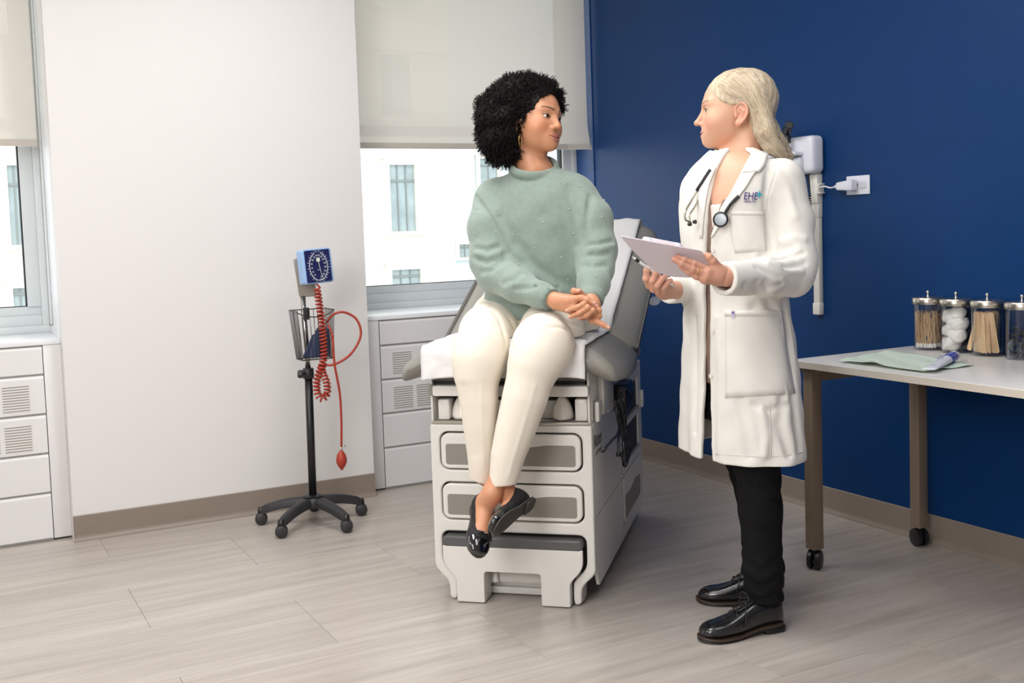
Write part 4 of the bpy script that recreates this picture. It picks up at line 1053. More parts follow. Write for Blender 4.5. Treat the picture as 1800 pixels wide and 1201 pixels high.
def skin_color(P):
    base=np.array(lin(P['skin'])); lipc=np.array(lin(P['lip'])); browc=np.array(lin(P['brow'])); blush=np.array(lin(P['blush']))
    def f(q):
        x=np.abs(q[:,0]); c=np.repeat(base[None],len(q),0)
        def mixin(c,col,w): return c*(1-w[:,None])+col*w[:,None]
        c=mixin(c,blush,.55*np.exp(-(((x-.045)/.020)**2+((q[:,2]+.016)/.018)**2))*(q[:,1]>.03))
        c=mixin(c,blush,.35*np.exp(-(((q[:,1]-.112)/.010)**2+((q[:,2]+.013)/.010)**2)))
        c=mixin(c,blush,.5*np.clip((x-.070)/.008,0,1)*(q[:,1]<.02)*(q[:,1]>-.04)*(np.abs(q[:,2])<.04))
        up,lo=lips_d(q,P); m=np.clip((.0027-np.minimum(up,lo))/.0012,0,1)*(q[:,1]>.07)*(x<.0262); c=mixin(c,lipc,m*P.get('lipa',.9))
        ml=np.abs(q[:,2]+.0437+.0016*np.cos(q[:,0]*180)-P.get('smile',0)*(x/.024)**2); m=np.exp(-(ml/.0011)**2)*(x<.0245)*(q[:,1]>.07); c=mixin(c,lipc*.35,m*.8)
        bz=.0400+.0065*np.sin(np.clip((x-.012)/.040,0,1)*math.pi*.72)+P.get('browz',0); th=P.get('browt',.0030)*(1-.55*np.clip((x-.02)/.03,0,1))
        m=np.clip(1.3-np.abs(q[:,2]-bz)/th,0,1)*(x>.0125)*(x<.051)*(q[:,1]>.045); c=mixin(c,browc,m*P.get('browa',.8))
        # lash line / lid crease
        ed=ell(np.stack([x,q[:,1],q[:,2]-(x-.031)*.10],1),(.031,.094,.0200),(P.get('eyew',.0148),.022,P.get('eyeo',.0052)))
        m=np.clip(1-np.abs(ed)/.0013,0,1)*(q[:,1]>.070)*(q[:,2]>.0195); c=mixin(c,np.array(lin((30,22,20))),m*.85)
        m=np.clip(1-np.abs(ed)/.0010,0,1)*(q[:,1]>.070)*(q[:,2]<=.0195); c=mixin(c,browc,m*.3)
        m=np.exp(-(np.linalg.norm(np.stack([x-.0062,q[:,1]-.103,q[:,2]+.0222],1),axis=1)/.0035)**2); c=mixin(c,base*.25,m*.8)
        return c
    return f
M_eye=mat('eye_white',(226,220,214),0.15); M_pupil=mat('pupil_black',(12,10,10),0.1)
def eyeball(R,o,s,side,gaze,iris,parent,origin,name='eye'):
    c=o+R@(np.array([side*.031,.0765,.020])*s); g=np.array(gaze,float); g/=np.linalg.norm(g)
    bm=bmesh.new(); r=.0127*s; prof=[(r*math.sin(math.radians(a)),r*math.cos(math.radians(a))) for a in (0.5,9,12,26,29,35,50,70,90,110,140,179)]
    lathe(bm,[(a,b) for a,b in prof],28,center=c-origin,axis=g); bmesh.ops.recalc_face_normals(bm,faces=bm.faces[:])
    o_=obj(name,bm,[M_eye,iris,M_pupil],parent,smooth=True)
    for p in o_.data.polygons:
        v=(Vector(p.center)-Vector(c-origin)).normalized(); a=math.degrees(math.acos(max(-1,min(1,v.dot(Vector(g))))))
        p.material_index=2 if a<11 else 1 if a<27.5 else 0
    return o_
def lashes(R,o,s,P,parent,origin,mt,r=.0008):
    bm=bmesh.new()
    for sd in (-1,1):
        pts=[];low=[]
        for k in range(13):
            u=-1+2*k/12; lx=P.get('eyew',.0148)*u*.97; base=.0200+lx*.10; eo=P.get('eyeo',.0052)
            for lst,sg in ((pts,1),(low,-1)):
                z=base+sg*eo*math.sqrt(max(0,1-u*u))*.93; x=.031+lx; yy=.0765+math.sqrt(max(1e-6,.0146**2-(x-.031)**2-(z-.020)**2))
                lst.append(o+R@(np.array([sd*x,yy,z])*s)-origin)
            if k>=3 and k<13:
                a=pts[-1]; t=R@np.array([sd*(.25+.5*(u+.3)),.75,.55]); t/=np.linalg.norm(t); tube(bm,[a,a+t*.0018,a+t*.0032+R@np.array([0,0,.0010])],[.0004,.0003,.0001],3)
        rr=[r*.4]+[r]*11+[r*.7]
        tube(bm,pts,rr,5); tube(bm,low,[r*.3]*13,4)
    return obj('eyelashes',bm,mt,parent,smooth=True)
def springs(C,D,L,rad,tr,turns,K=26,sides=4,rg=None):
    N=len(C); U=np.cross(D,rg.normal(0,1,(N,3))); U/=np.linalg.norm(U,axis=1)[:,None]; W=np.cross(D,U); ph=rg.uniform(0,6.28,N)
    t=np.linspace(0,1,K)[None,:]; a=ph[:,None]+2*math.pi*turns[:,None]*t; grow=np.clip(t*4,.15,1)
    radv=U[:,None,:]*np.cos(a)[...,None]+W[:,None,:]*np.sin(a)[...,None]
    P_=C[:,None,:]+D[:,None,:]*(L[:,None]*t)[...,None]+radv*(rad[:,None]*grow)[...,None]
    tap=tr*np.where(t>.92,.35,1.)
    V=np.stack([P_+(radv*math.cos(q)+D[:,None,:]*math.sin(q))*(tap[...,None]) for q in [2*math.pi*j/sides for j in range(sides)]],2) # N,K,S,3
    b=(np.arange(N)[:,None,None]*K+np.arange(K-1)[None,:,None])*sides; j=np.arange(sides)[None,None,:]; j2=(j+1)%sides
    F=np.stack([b+j,b+j2,b+sides+j2,b+sides+j],-1).reshape(-1,4)
    return V.reshape(-1,3),F
# ---- feet
def foot_d(q):
    d=ell(q,(0,.030,.030),(.029,.034,.030)); d=smin(d,cone(q,(0,.045,.045),(0,.150,.022),.034,.024),.02)
    d=smin(d,ell(q,(.002,.168,.020),(.041,.045,.020)),.02); d=smin(d,ell(q,(.004,.212,.016),(.034,.030,.0155)),.02)
    d=smin(d,cone(q,(0,.042,.05),(0,.044,.105),.031,.030),.02)
    d=smax(d,-q[:,2]-.001,.004); return d
def loft(name,rings,mt,parent,cap=True,smooth=True,closed=True):
    bm=bmesh.new(); prev=None; n=len(rings[0])
    for rg in rings:
        r=[bm.verts.new(tuple(p)) for p in rg]
        if prev:
            for k in range(n): bm.faces.new((prev[k],prev[(k+1)%n],r[(k+1)%n],r[k]))
        elif cap: bm.faces.new(r[::-1])
        prev=r
    if cap: bm.faces.new(prev)
    bmesh.ops.recalc_face_normals(bm,faces=bm.faces[:]); return obj(name,bm,mt,parent,smooth=smooth)
# ================================================================ STANDING PERSON IN WHITE COAT
M_skin=bpy.data.materials.get('x') or mat('skin_fair',(225,178,150),0.48,sss=.12,vcol=True,bump=.06,bscale=500)
M_coat=mat('white_coat_cotton',(228,225,218),0.75,bump=.1,bscale=500,sheen=.1); M_coatseam=mat('coat_stitch',(214,210,202),0.8)
M_jean=mat('black_denim',(13,12,14),0.85,spec=.2,bump=.3,bscale=350); M_leather=mat('black_leather',(20,20,22),0.24,bump=.15,bscale=60,coat=.4); M_sole=mat('rubber_sole_brown',(58,44,34),0.5)
M_top=mat('brown_knit_top',(134,110,98),0.85,bump=.3,bscale=250); M_cami=mat('cream_camisole',(228,220,214),0.6)
PO=PX(1320,1090,2.57); PO=np.array([2.57,-2.08,0.])
PD=empty('person',PO,label='woman with long blonde hair in a white coat, standing and holding a clipboard',cat='person')
s_=1.06; Rd=headframe(50,1,0); Od=PX(1296,203,2.545)-Rd@np.array([-.072,0,0])*s_   # near (left) ear at the pixel
Pd=dict(skin=(216,168,140),lip=(190,120,108),lipa=.75,brow=(112,84,66),blush=(222,150,126),browa=.95,lipf=.72,lipw=.023,nosel=1.035,nosez=-.012,nosew=.92,jaw=.98,smile=.001,eyeo=.0047)
def dq(p): return (p-Od)@Rd/s_
neck0=Od+Rd@np.array([0,-.030,-.045])*s_; neck1=PX(1303,300,2.585); 
tz=[.60,.80,.90,1.00,1.10,1.20,1.30,1.36,1.40,1.43]
def torso_d(p,g=0.):
    cyv=np.interp(p[:,2],[.8,1.1,1.4],[-2.135,-2.12,-2.125])
    return stack(p,[.70,.85,.95,1.08,1.20,1.30,1.37,1.41,1.435],[2.575]*9,[-2.135,-2.135,-2.13,-2.12,-2.105,-2.11,-2.12,-2.125,-2.13],
      [.150+g,.160+g,.150+g,.128+g,.140+g,.150+g,.145+g,.105+g,.05+g],[.100+g,.106+g,.094+g,.084+g,.090+g,.090+g,.074+g,.060+g,.045+g])
def body_head_d(p):
    d=head_sdf(dq(p),Pd)*s_
    nk=cone(p,neck0,neck1,.052,.056); d=smin(d,nk,.02)
    d=smin(d,torso_d(p),.03); return d
def colhead(fn,dqf):
    return lambda V: fn(dqf(V))
cf=skin_color(Pd)
lo=np.array([2.36,-2.30,1.20]); hi=np.array([2.80,-1.85,1.70])
parts=[]
G_,l_=sdf_grid(body_head_d,lo,hi,.0016); parts.append(nets(G_,l_,.0016))
# coarse hidden body: torso, arms, legs (one with the rest of the figure)
nearA=[PX(1378,318,2.43),PX(1396,470,2.37),PX(1300,488,2.30),PX(1275,487,2.285)]
farA=[PX(1235,330,2.72),PX(1255,480,2.80),PX(1190,506,2.66),PX(1172,510,2.63)]
nearL=[PX(1325,640,2.49),PX(1334,850,2.465),PX(1345,1040,2.455)]
farL=[PX(1308,640,2.67),PX(1324,860,2.68),A3(2.622,-2.283,.09)]
def body_low(p):
    d=torso_d(p,-.008)
    for ch,rs in ((nearA,(.045,.04,.03,.027)),(farA,(.045,.04,.03,.027)),(nearL,(.060,.040,.030)),(farL,(.060,.038,.028))): d=smin(d,chain(p,ch,rs),.03)
    d=np.maximum(d,-1+0*d); return np.maximum(d,p[:,2]-1.25)
G_,l_=sdf_grid(body_low,(2.2,-2.45,.05),(2.95,-1.75,1.30),.008); parts.append(nets(G_,l_,.008))
# hands (pixel-anchored joints, each finger its own chain)
def hand_sdf(palm,fingers,wrist,kf=.0018,kp=.008):
    def f(p):
        d=None
        for a,b,ra,rb in palm:
            c=cone(p,a,b,ra,rb); d=c if d is None else smin(d,c,kp)
        for a,b,ra,rb in wrist: d=smin(d,cone(p,a,b,ra,rb),.015)
        fd=None
        for pts,rs in fingers:
            # knuckle bulges
            c=chain(p,pts,rs,.003)
            for q,r in zip(pts[1:-1],rs[1:-1]): c=smin(c,np.linalg.norm(p-q,axis=1)-r*1.06,.003)
            fd=c if fd is None else smin(fd,c,kf)
        return smin(d,fd,.0045)
    return f
def pj(L,o=0): return [PX(x,y,X_+o) for x,y,X_ in L]
# near hand: palm up under the clipboard
HN_palm=[(PX(1262,478,2.29),PX(1245,478,2.288),.019,.014),(PX(1262,490,2.29),PX(1240,487,2.29),.018,.015),(PX(1264,500-14,2.29),PX(1238,492,2.295),.016,.012),(PX(1266,480,2.285),PX(1256,468,2.285),.016,.011)]
HN_f=[(pj([(1243,473,2.292),(1220,464,2.305),(1203,457,2.315),(1190,452,2.325)]),[.0098,.0092,.0082,.0066]),
      (pj([(1241,483,2.288),(1217,474,2.298),(1198,464,2.308),(1184,456,2.318)]),[.0100,.0094,.0084,.0066]),
      (pj([(1240,491,2.292),(1224,486,2.300),(1210,478,2.308),(1198,470,2.316)]),[.0092,.0085,.0076,.0062]),
      (pj([(1262,470,2.285),(1253,459,2.283),(1247,452,2.286),(1242,448,2.292)]),[.0125,.0110,.0095,.0070])]
HN_w=[(PX(1262,484,2.29),PX(1285,488,2.29),.024,.026)]
hn=hand_sdf(HN_palm,HN_f,HN_w)
# far hand: curled around the pen
HF_palm=[(PX(1160,508,2.50),PX(1148,500,2.49),.020,.016),(PX(1168,512,2.52),PX(1160,500,2.49),.022,.017),(PX(1175,504,2.52),PX(1166,495,2.495),.018,.014)]
HF_f=[(pj([(1141,503,2.485),(1136,490,2.475),(1137,475,2.470),(1145,465,2.478)]),[.0098,.0096,.0088,.0075]),
      (pj([(1148,509,2.480),(1146,494,2.468),(1152,480,2.464),(1163,469,2.474)]),[.0100,.0096,.0088,.0072]),
      (pj([(1156,513,2.480),(1155,502,2.464),(1163,491,2.460),(1173,483,2.470)]),[.0098,.0094,.0086,.0070]),
      (pj([(1165,515,2.482),(1166,506,2.466),(1172,499,2.464),(1179,493,2.472)]),[.0088,.0084,.0078,.0065]),
      (pj([(1162,498,2.51),(1155,485,2.505),(1150,475,2.50),(1150,468,2.495)]),[.012,.0105,.009,.0075])]
HF_w=[(PX(1166,510,2.515),PX(1190,510,2.56),.024,.027)]
hf=hand_sdf(HF_palm,HF_f,HF_w)
for fn,c in ((hn,PX(1235,478,2.30)),(hf,PX(1160,495,2.50))):
    G_,l_=sdf_grid(fn,c-.105,c+.105,.0013); parts.append(nets(G_,l_,.0013))
def merge(parts):
    V=[];F=[];b=0
    for v,f in parts: V.append(v);F.append(f+b);b+=len(v)
    return np.concatenate(V),np.concatenate(F)
V,F=merge(parts)
cols=cf(dq(V))
def far_from_head(V,O,s): return np.linalg.norm(V-O,axis=1)>.16*s
mm=far_from_head(V,Od,s_); cols[mm]=lin(Pd['skin'])
handc=np.array(lin((206,152,128))); mh=(V[:,2]<1.19)&(V[:,2]>.9); cols[mh]=handc
# finger tips and nails
tips=[(f[0][-1],f[0][-2]) for f in HN_f+HF_f]
for a,b in tips:
    dd=np.linalg.norm(V-a,axis=1); w_=np.exp(-(dd/.010)**2)*.6; cols=cols*(1-w_[:,None])+np.array(lin((224,150,128)))*w_[:,None]
bodyD=mk('body',V-PO,F,M_skin,PD,cols)
M_iris=mat('iris_blue_grey',(96,112,124),0.1)
gz=Rd@np.array([-.30,1,-.03]); lashes(Rd,Od,s_,Pd,PD,PO,mat('lash_brown',(52,38,32),.6),.0007)
for sd in (-1,1): eyeball(Rd,Od,s_,sd,gz,M_iris,PD,PO)
# --- inner top and camisole
def top_d(p):
    d=torso_d(p,.010); z=p[:,2]; x=np.abs(p[:,0]-2.590)
    d=np.maximum(d,.74-z); zb=tv[0]
    v=np.maximum(np.interp(z,tz1,tx1)-p[:,0],p[:,0]-np.interp(z,tz2,tx2))
    d=smax(d,-np.maximum(v,-(p[:,1]+2.13)),.002); return np.maximum(d,z-ztop_k)
ztop_k=float(PX(1255,352,2.55)[2])
tt0=lambda p: torso_d(p,.010)
def edge0(pts):
    q=[v for v in (trace(tt0,x,y) for x,y in pts) if v is not None]; q.sort(key=lambda v:v[2]); return np.array([v[2] for v in q]),np.array([v[0] for v in q])
tz1,tx1=edge0([(1290,318),(1278,336),(1268,352),(1258,380),(1251,402)]); tz2,tx2=edge0([(1250,318),(1247,336),(1246,352),(1248,380),(1250,402)]); tv=[tz1[0]]
tz1=np.r_[tz1[0]-.01,tz1]; tx1=np.r_[tx1[0]+.02,tx1]; tz2=np.r_[tz2[0]-.01,tz2]; tx2=np.r_[tx2[0]-.02,tx2]
sdf_obj('knit_top',top_d,(2.38,-2.28,.72),(2.78,-1.93,1.43),.004,M_top,PD,origin=PO)
def cami_d(p):
    d=torso_d(p,.005); return np.maximum(np.maximum(d,p[:,2]-1.272),1.1-p[:,2])
sdf_obj('camisole',cami_d,(2.38,-2.28,1.08),(2.78,-1.93,1.30),.004,M_cami,PD,origin=PO)
# --- coat
cz=[.505,.60,.75,.88,1.00,1.10,1.20,1.28,1.34,1.385,1.415,1.44]
ca=[.222,.216,.204,.190,.176,.168,.172,.180,.184,.165,.11,.07]; cb=[.152,.150,.145,.136,.126,.122,.126,.122,.108,.092,.078,.06]
ccy=[-2.150,-2.150,-2.148,-2.143,-2.135,-2.128,-2.122,-2.122,-2.128,-2.132,-2.135,-2.14]
nS=[PX(1374,318,2.43),PX(1391,390,2.405),PX(1397,462,2.375),PX(1393,484,2.365)]
nS2=[PX(1393,484,2.365),PX(1340,488,2.325),PX(1272,490,2.290)]
fS=[PX(1232,335,2.715),PX(1240,420,2.76),PX(1252,492,2.79)]; fS2=[PX(1252,492,2.79),PX(1215,505,2.70),PX(1170,512,2.60)]
def coat_outer0(p):
    d=stack(p,cz,[2.575]*12,ccy,ca,cb,pw=2.25,zc=False); d=smax(d,p[:,2]-1.455,.03)
    a=chain(p,nS,(.066,.062,.062,.060),.02); a=smin(a,chain(p,nS2,(.060,.054,.045),.02),.015)
    b=chain(p,fS,(.060,.056,.055),.02); b=smin(b,chain(p,fS2,(.055,.045,.038),.02),.02)
    d=smin(d,a,.022); d=smin(d,b,.022); return d
folds=[]
def addf(fnb,pts,depth,w_): 
    q=tracepoly(fnb,pts)
    if len(q)>1: folds.append((q,depth*1.4,w_))
for pts,dp,w_ in (([(1352,300),(1346,345),(1352,400),(1364,440)],.010,.010),([(1340,448),(1362,440),(1392,436)],.007,.008),([(1362,455),(1385,452),(1412,445)],.006,.007),([(1376,470),(1398,468),(1416,462)],.006,.007),([(1330,470),(1350,478),(1372,490)],.005,.008),([(1310,500),(1340,508),(1375,500)],.005,.008),
    ([(1372,425),(1395,418),(1415,420)],-.005,.010),([(1350,462),(1385,478),(1410,478)],-.005,.009),([(1380,530),(1388,600),(1395,700),(1405,790)],.008,.014),([(1300,705),(1312,760),(1318,800)],.006,.016),([(1375,700),(1372,750),(1385,800)],.006,.014),([(1340,720),(1348,770),(1345,800)],-.006,.014),
    ([(1262,560),(1266,650),(1262,790)],-.003,.012),([(1365,300),(1385,330),(1398,380)],-.004,.012),([(1345,500),(1352,535),(1370,560)],.006,.012),([(1320,440),(1330,500),(1325,540)],.004,.014),([(1222,560),(1224,650),(1222,760)],.005,.008),([(1285,300),(1300,330),(1312,350)],.0,.01),
    ([(1325,712),(1350,722),(1385,712)],.004,.010),([(1398,560),(1402,650)],.004,.010)): addf(coat_outer0,pts,dp,w_)
def coat_outer(p):
    d=coat_outer0(p)
    for q,dp,w_ in folds:
        m=np.linalg.norm(p-np.mean(q,axis=0),axis=1)<.25
        if m.any(): d[m]+=dp*np.exp(-(poly_dist(p[m],q)/w_)**2)
    th=np.arctan2(p[:,1]+2.14,p[:,0]-2.575); d+=np.clip((.85-p[:,2])/.35,0,1)*(.0045*np.sin(th*7+1)+.003*np.sin(th*13+2))
    d+=.0012*np.sin(p[:,2]*55+8*np.sin(th*2))*np.sin(th*9)
    return d
cuffN=nS2[2]; cuffNd=(nS2[2]-nS2[1]); cuffNd/=np.linalg.norm(cuffNd)
cuffF=PX(1176,510,2.615); cuffFd=(fS2[2]-fS2[1]); cuffFd/=np.linalg.norm(cuffFd)
def edge_of(fn,pts):
    q=[v for v in (trace(fn,x,y) for x,y in pts) if v is not None]; q.sort(key=lambda v:v[2]); return np.array([v[2] for v in q]),np.array([v[0] for v in q])
ez1,ex1=edge_of(coat_outer0,[(1318,272),(1310,288),(1298,312),(1284,338),(1268,362),(1255,392),(1249,418),(1247,470),(1247,520),(1246,660),(1247,805)])
ez2,ex2=edge_of(coat_outer0,[(1262,287),(1252,310),(1244,345),(1240,390),(1238,425),(1237,470),(1236,520),(1236,600),(1236,690),(1232,788)])
def coat_d(p):
    o=coat_outer(p); x,y,z=p[:,0],p[:,1],p[:,2]
    d=np.maximum(o,-(o+.014))
    # hem, slightly lower on near side
    d=np.maximum(d,(.512-.03*0)-z-.05*np.clip(x-2.60,0,1)*-1.0+ .0)
    # opening
    n1=np.interp(z,ez1,ex1); n2=np.interp(z,ez2,ex2)
    op=np.maximum(np.maximum(n1-x,x-n2),-(y+2.13)); d=smax(d,-op,.005)
    nk=cone(p,PX(1297,250,2.575),PX(1290,292,2.585)+np.array([0,.02,0]),.074,.060); d=smax(d,-nk,.006)
    cn=(p-cuffN)@cuffNd; m=np.linalg.norm(p-cuffN,axis=1)<.085; d=np.where(m&(cn>0),np.maximum(d,cn),d)
    cf_=(p-cuffF)@cuffFd; m=np.linalg.norm(p-cuffF,axis=1)<.08; d=np.where(m&(cf_>0),np.maximum(d,cf_),d)
    return d
coat,_,_=sdf_obj('white_coat',coat_d,(2.18,-2.42,.49),(2.93,-1.75,1.47),.0038,M_coat,PD,origin=PO)
BT=bvh_of([coat]); OR=PO
G_,l_=sdf_grid(coat_outer,(2.18,-2.42,.95),(2.93,-1.75,1.50),.006); v_,f_=nets(G_,l_,.006); BO=BVHTree.FromPolygons([Vector(a) for a in v_],[list(map(int,a)) for a in f_])
# collar and lapels (thin folded cloth lying on the coat)
strip('lapel',BO,[(1320,272),(1312,287),(1299,313),(1285,340),(1269,364),(1251,416)],[(1334,280),(1334,296),(1320,316),(1316,324),(1290,360),(1253,418)],22,7,.004,M_coat,PD,.003,OR,.003)
strip('collar',BO,[(1322,268),(1317,280),(1305,305)],[(1350,272),(1344,290),(1334,304)],10,7,.006,M_coat,PD,.004,OR,.002)
strip('lapel',BO,[(1259,296),(1249,322),(1243,350),(1238,388),(1236,418)],[(1246,302),(1234,328),(1228,352),(1229,386),(1233,420)],16,5,.004,M_coat,PD,.003,OR,.002)
strip('chest_pocket',BT,[(1284,372),(1284,410),(1292,445)],[(1343,373),(1345,410),(1347,440)],10,12,.0012,M_coat,PD,.002,OR)
strip('pocket_hem',BT,[(1284,371),(1284,378)],[(1343,372),(1343,379)],3,12,.002,M_coat,PD,.002,OR)
strip('front_pocket',BT,[(1275,547),(1275,625),(1275,700)],[(1374,547),(1384,620),(1398,692)],14,14,.0012,M_coat,PD,.002,OR)
strip('pocket_hem',BT,[(1275,546),(1275,556)],[(1374,546),(1375,556)],3,12,.0022,M_coat,PD,.002,OR)
for pts in ([(1250,520),(1249,660),(1251,798)],[(1353,704),(1354,750),(1356,802)],[(1384,552),(1391,590),(1398,636)],[(1352,270),(1362,300),(1350,340),(1346,372)],[(1247,797),(1300,801),(1360,803),(1420,794)]):
    seamline('stitch_seam',BT,pts,.0011,M_coatseam,PD,OR,.0005)
for x,y in ((1254,440),(1253,583),(1250,661)):
    h_,nn=hit(BT,x,y)
    if h_ is not None: latheobj('button',[(.001,0),(.0065,0),(.007,.001),(.0065,.0025),(.004,.002),(.001,.002)],M_cami,PD,18,center=tuple(h_+nn*.001-Vector(OR)),axis=tuple(nn))
def surfM(T_,x,y,off,rot=0.):
    h_,nn=hit(T_,x,y); xx=Vector(RR); xx=(xx-nn*xx.dot(nn)).normalized(); yy=nn.cross(xx); M=Matrix.Identity(4)
    c,s=math.cos(rot),math.sin(rot); x2=xx*c+yy*s; y2=-xx*s+yy*c; o_=h_+nn*off-Vector(OR)
    for k in range(3): M[k][0]=x2[k];M[k][1]=y2[k];M[k][2]=nn[k];M[k][3]=o_[k]
    return M
M_logo=mat('logo_navy',(56,44,120),0.6); M_cy=mat('logo_cyan',(40,170,205),0.6)
ML=surfM(BT,1319,345,.003,-.02)
textobj('coat_logo_text','EHE',.030,M_logo,surfM(BT,1319.5,345.5,.003,-.02)@Matrix(((1,.12,0,0),(0,1,0,0),(0,0,1,0),(0,0,0,1))),PD,.0005,.78)
textobj('coat_logo_text','HEALTH',.0095,M_logo,surfM(BT,1318,354.5,.003,-.02),PD,.0005,.95)
plate('coat_logo_cross',[[(-.0018,-.009),(.0018,-.009),(.0018,-.0018),(.009,-.0018),(.009,.0018),(.0018,.0018),(.0018,.009),(-.0018,.009),(-.0018,.0018),(-.009,.0018),(-.009,-.0018),(-.0018,-.0018)]],.0008,M_cy,PD,surfM(BT,1334,342,.003,-.05))
plate('pocket_tag',[rrect(-.0055,.0055,-.010,.010,.001)],.0008,mat('tag_lilac',(190,180,205),0.6),PD,surfM(BT,1289.5,552,.004,-.05))
plate('tag_cross',[[(-.001,-.004),(.001,-.004),(.001,-.001),(.004,-.001),(.004,.001),(.001,.001),(.001,.004),(-.001,.004),(-.001,.001),(-.004,.001),(-.004,-.001),(-.001,-.001)]],.0004,M_logo,PD,surfM(BT,1289.5,550,.005,-.05))
# --- trousers
def jean_fold(pts,cx_): return pts
def jeans_d(p):
    z=p[:,2]; d=stack(p,[.62,.75,.90,.98],[2.575]*4,[-2.14,-2.14,-2.135,-2.13],[.150,.158,.150,.140],[.104,.112,.106,.10])
    a=chain(p,[PX(1318,660,2.505),PX(1330,800,2.475),PX(1337,900,2.46),PX(1341,1000,2.455),PX(1343,1046,2.455)],(.074,.068,.061,.058,.056),.02)
    b=chain(p,[PX(1300,660,2.67),PX(1316,815,2.675),PX(1332,900,2.685),PX(1337,950,2.68),A3(2.632,-2.268,.17),A3(2.622,-2.283,.06)],(.074,.066,.058,.056,.055,.054),.02)
    for c0,ctr in ((a,0),(b,1)):
        c0+= .0036*np.sin(z*125+3*np.sin(p[:,0]*30)+p[:,1]*30+2*np.sin(p[:,1]*60))*np.clip((.32-z)/.2,0,1)+.0030*np.sin(z*95+p[:,1]*50+ctr+2*np.sin(p[:,0]*40))*np.exp(-((z-.45)/.08)**2)
    d=smin(d,a,.03); d=smin(d,b,.03)
    return d
jb=lambda p: np.maximum(jeans_d(p),np.where(p[:,0]<2.545,.093,.080)-p[:,2])
sdf_obj('trousers',jb,(2.36,-2.33,.07),(2.82,-1.94,1.0),.0042,M_jean,PD,origin=PO)
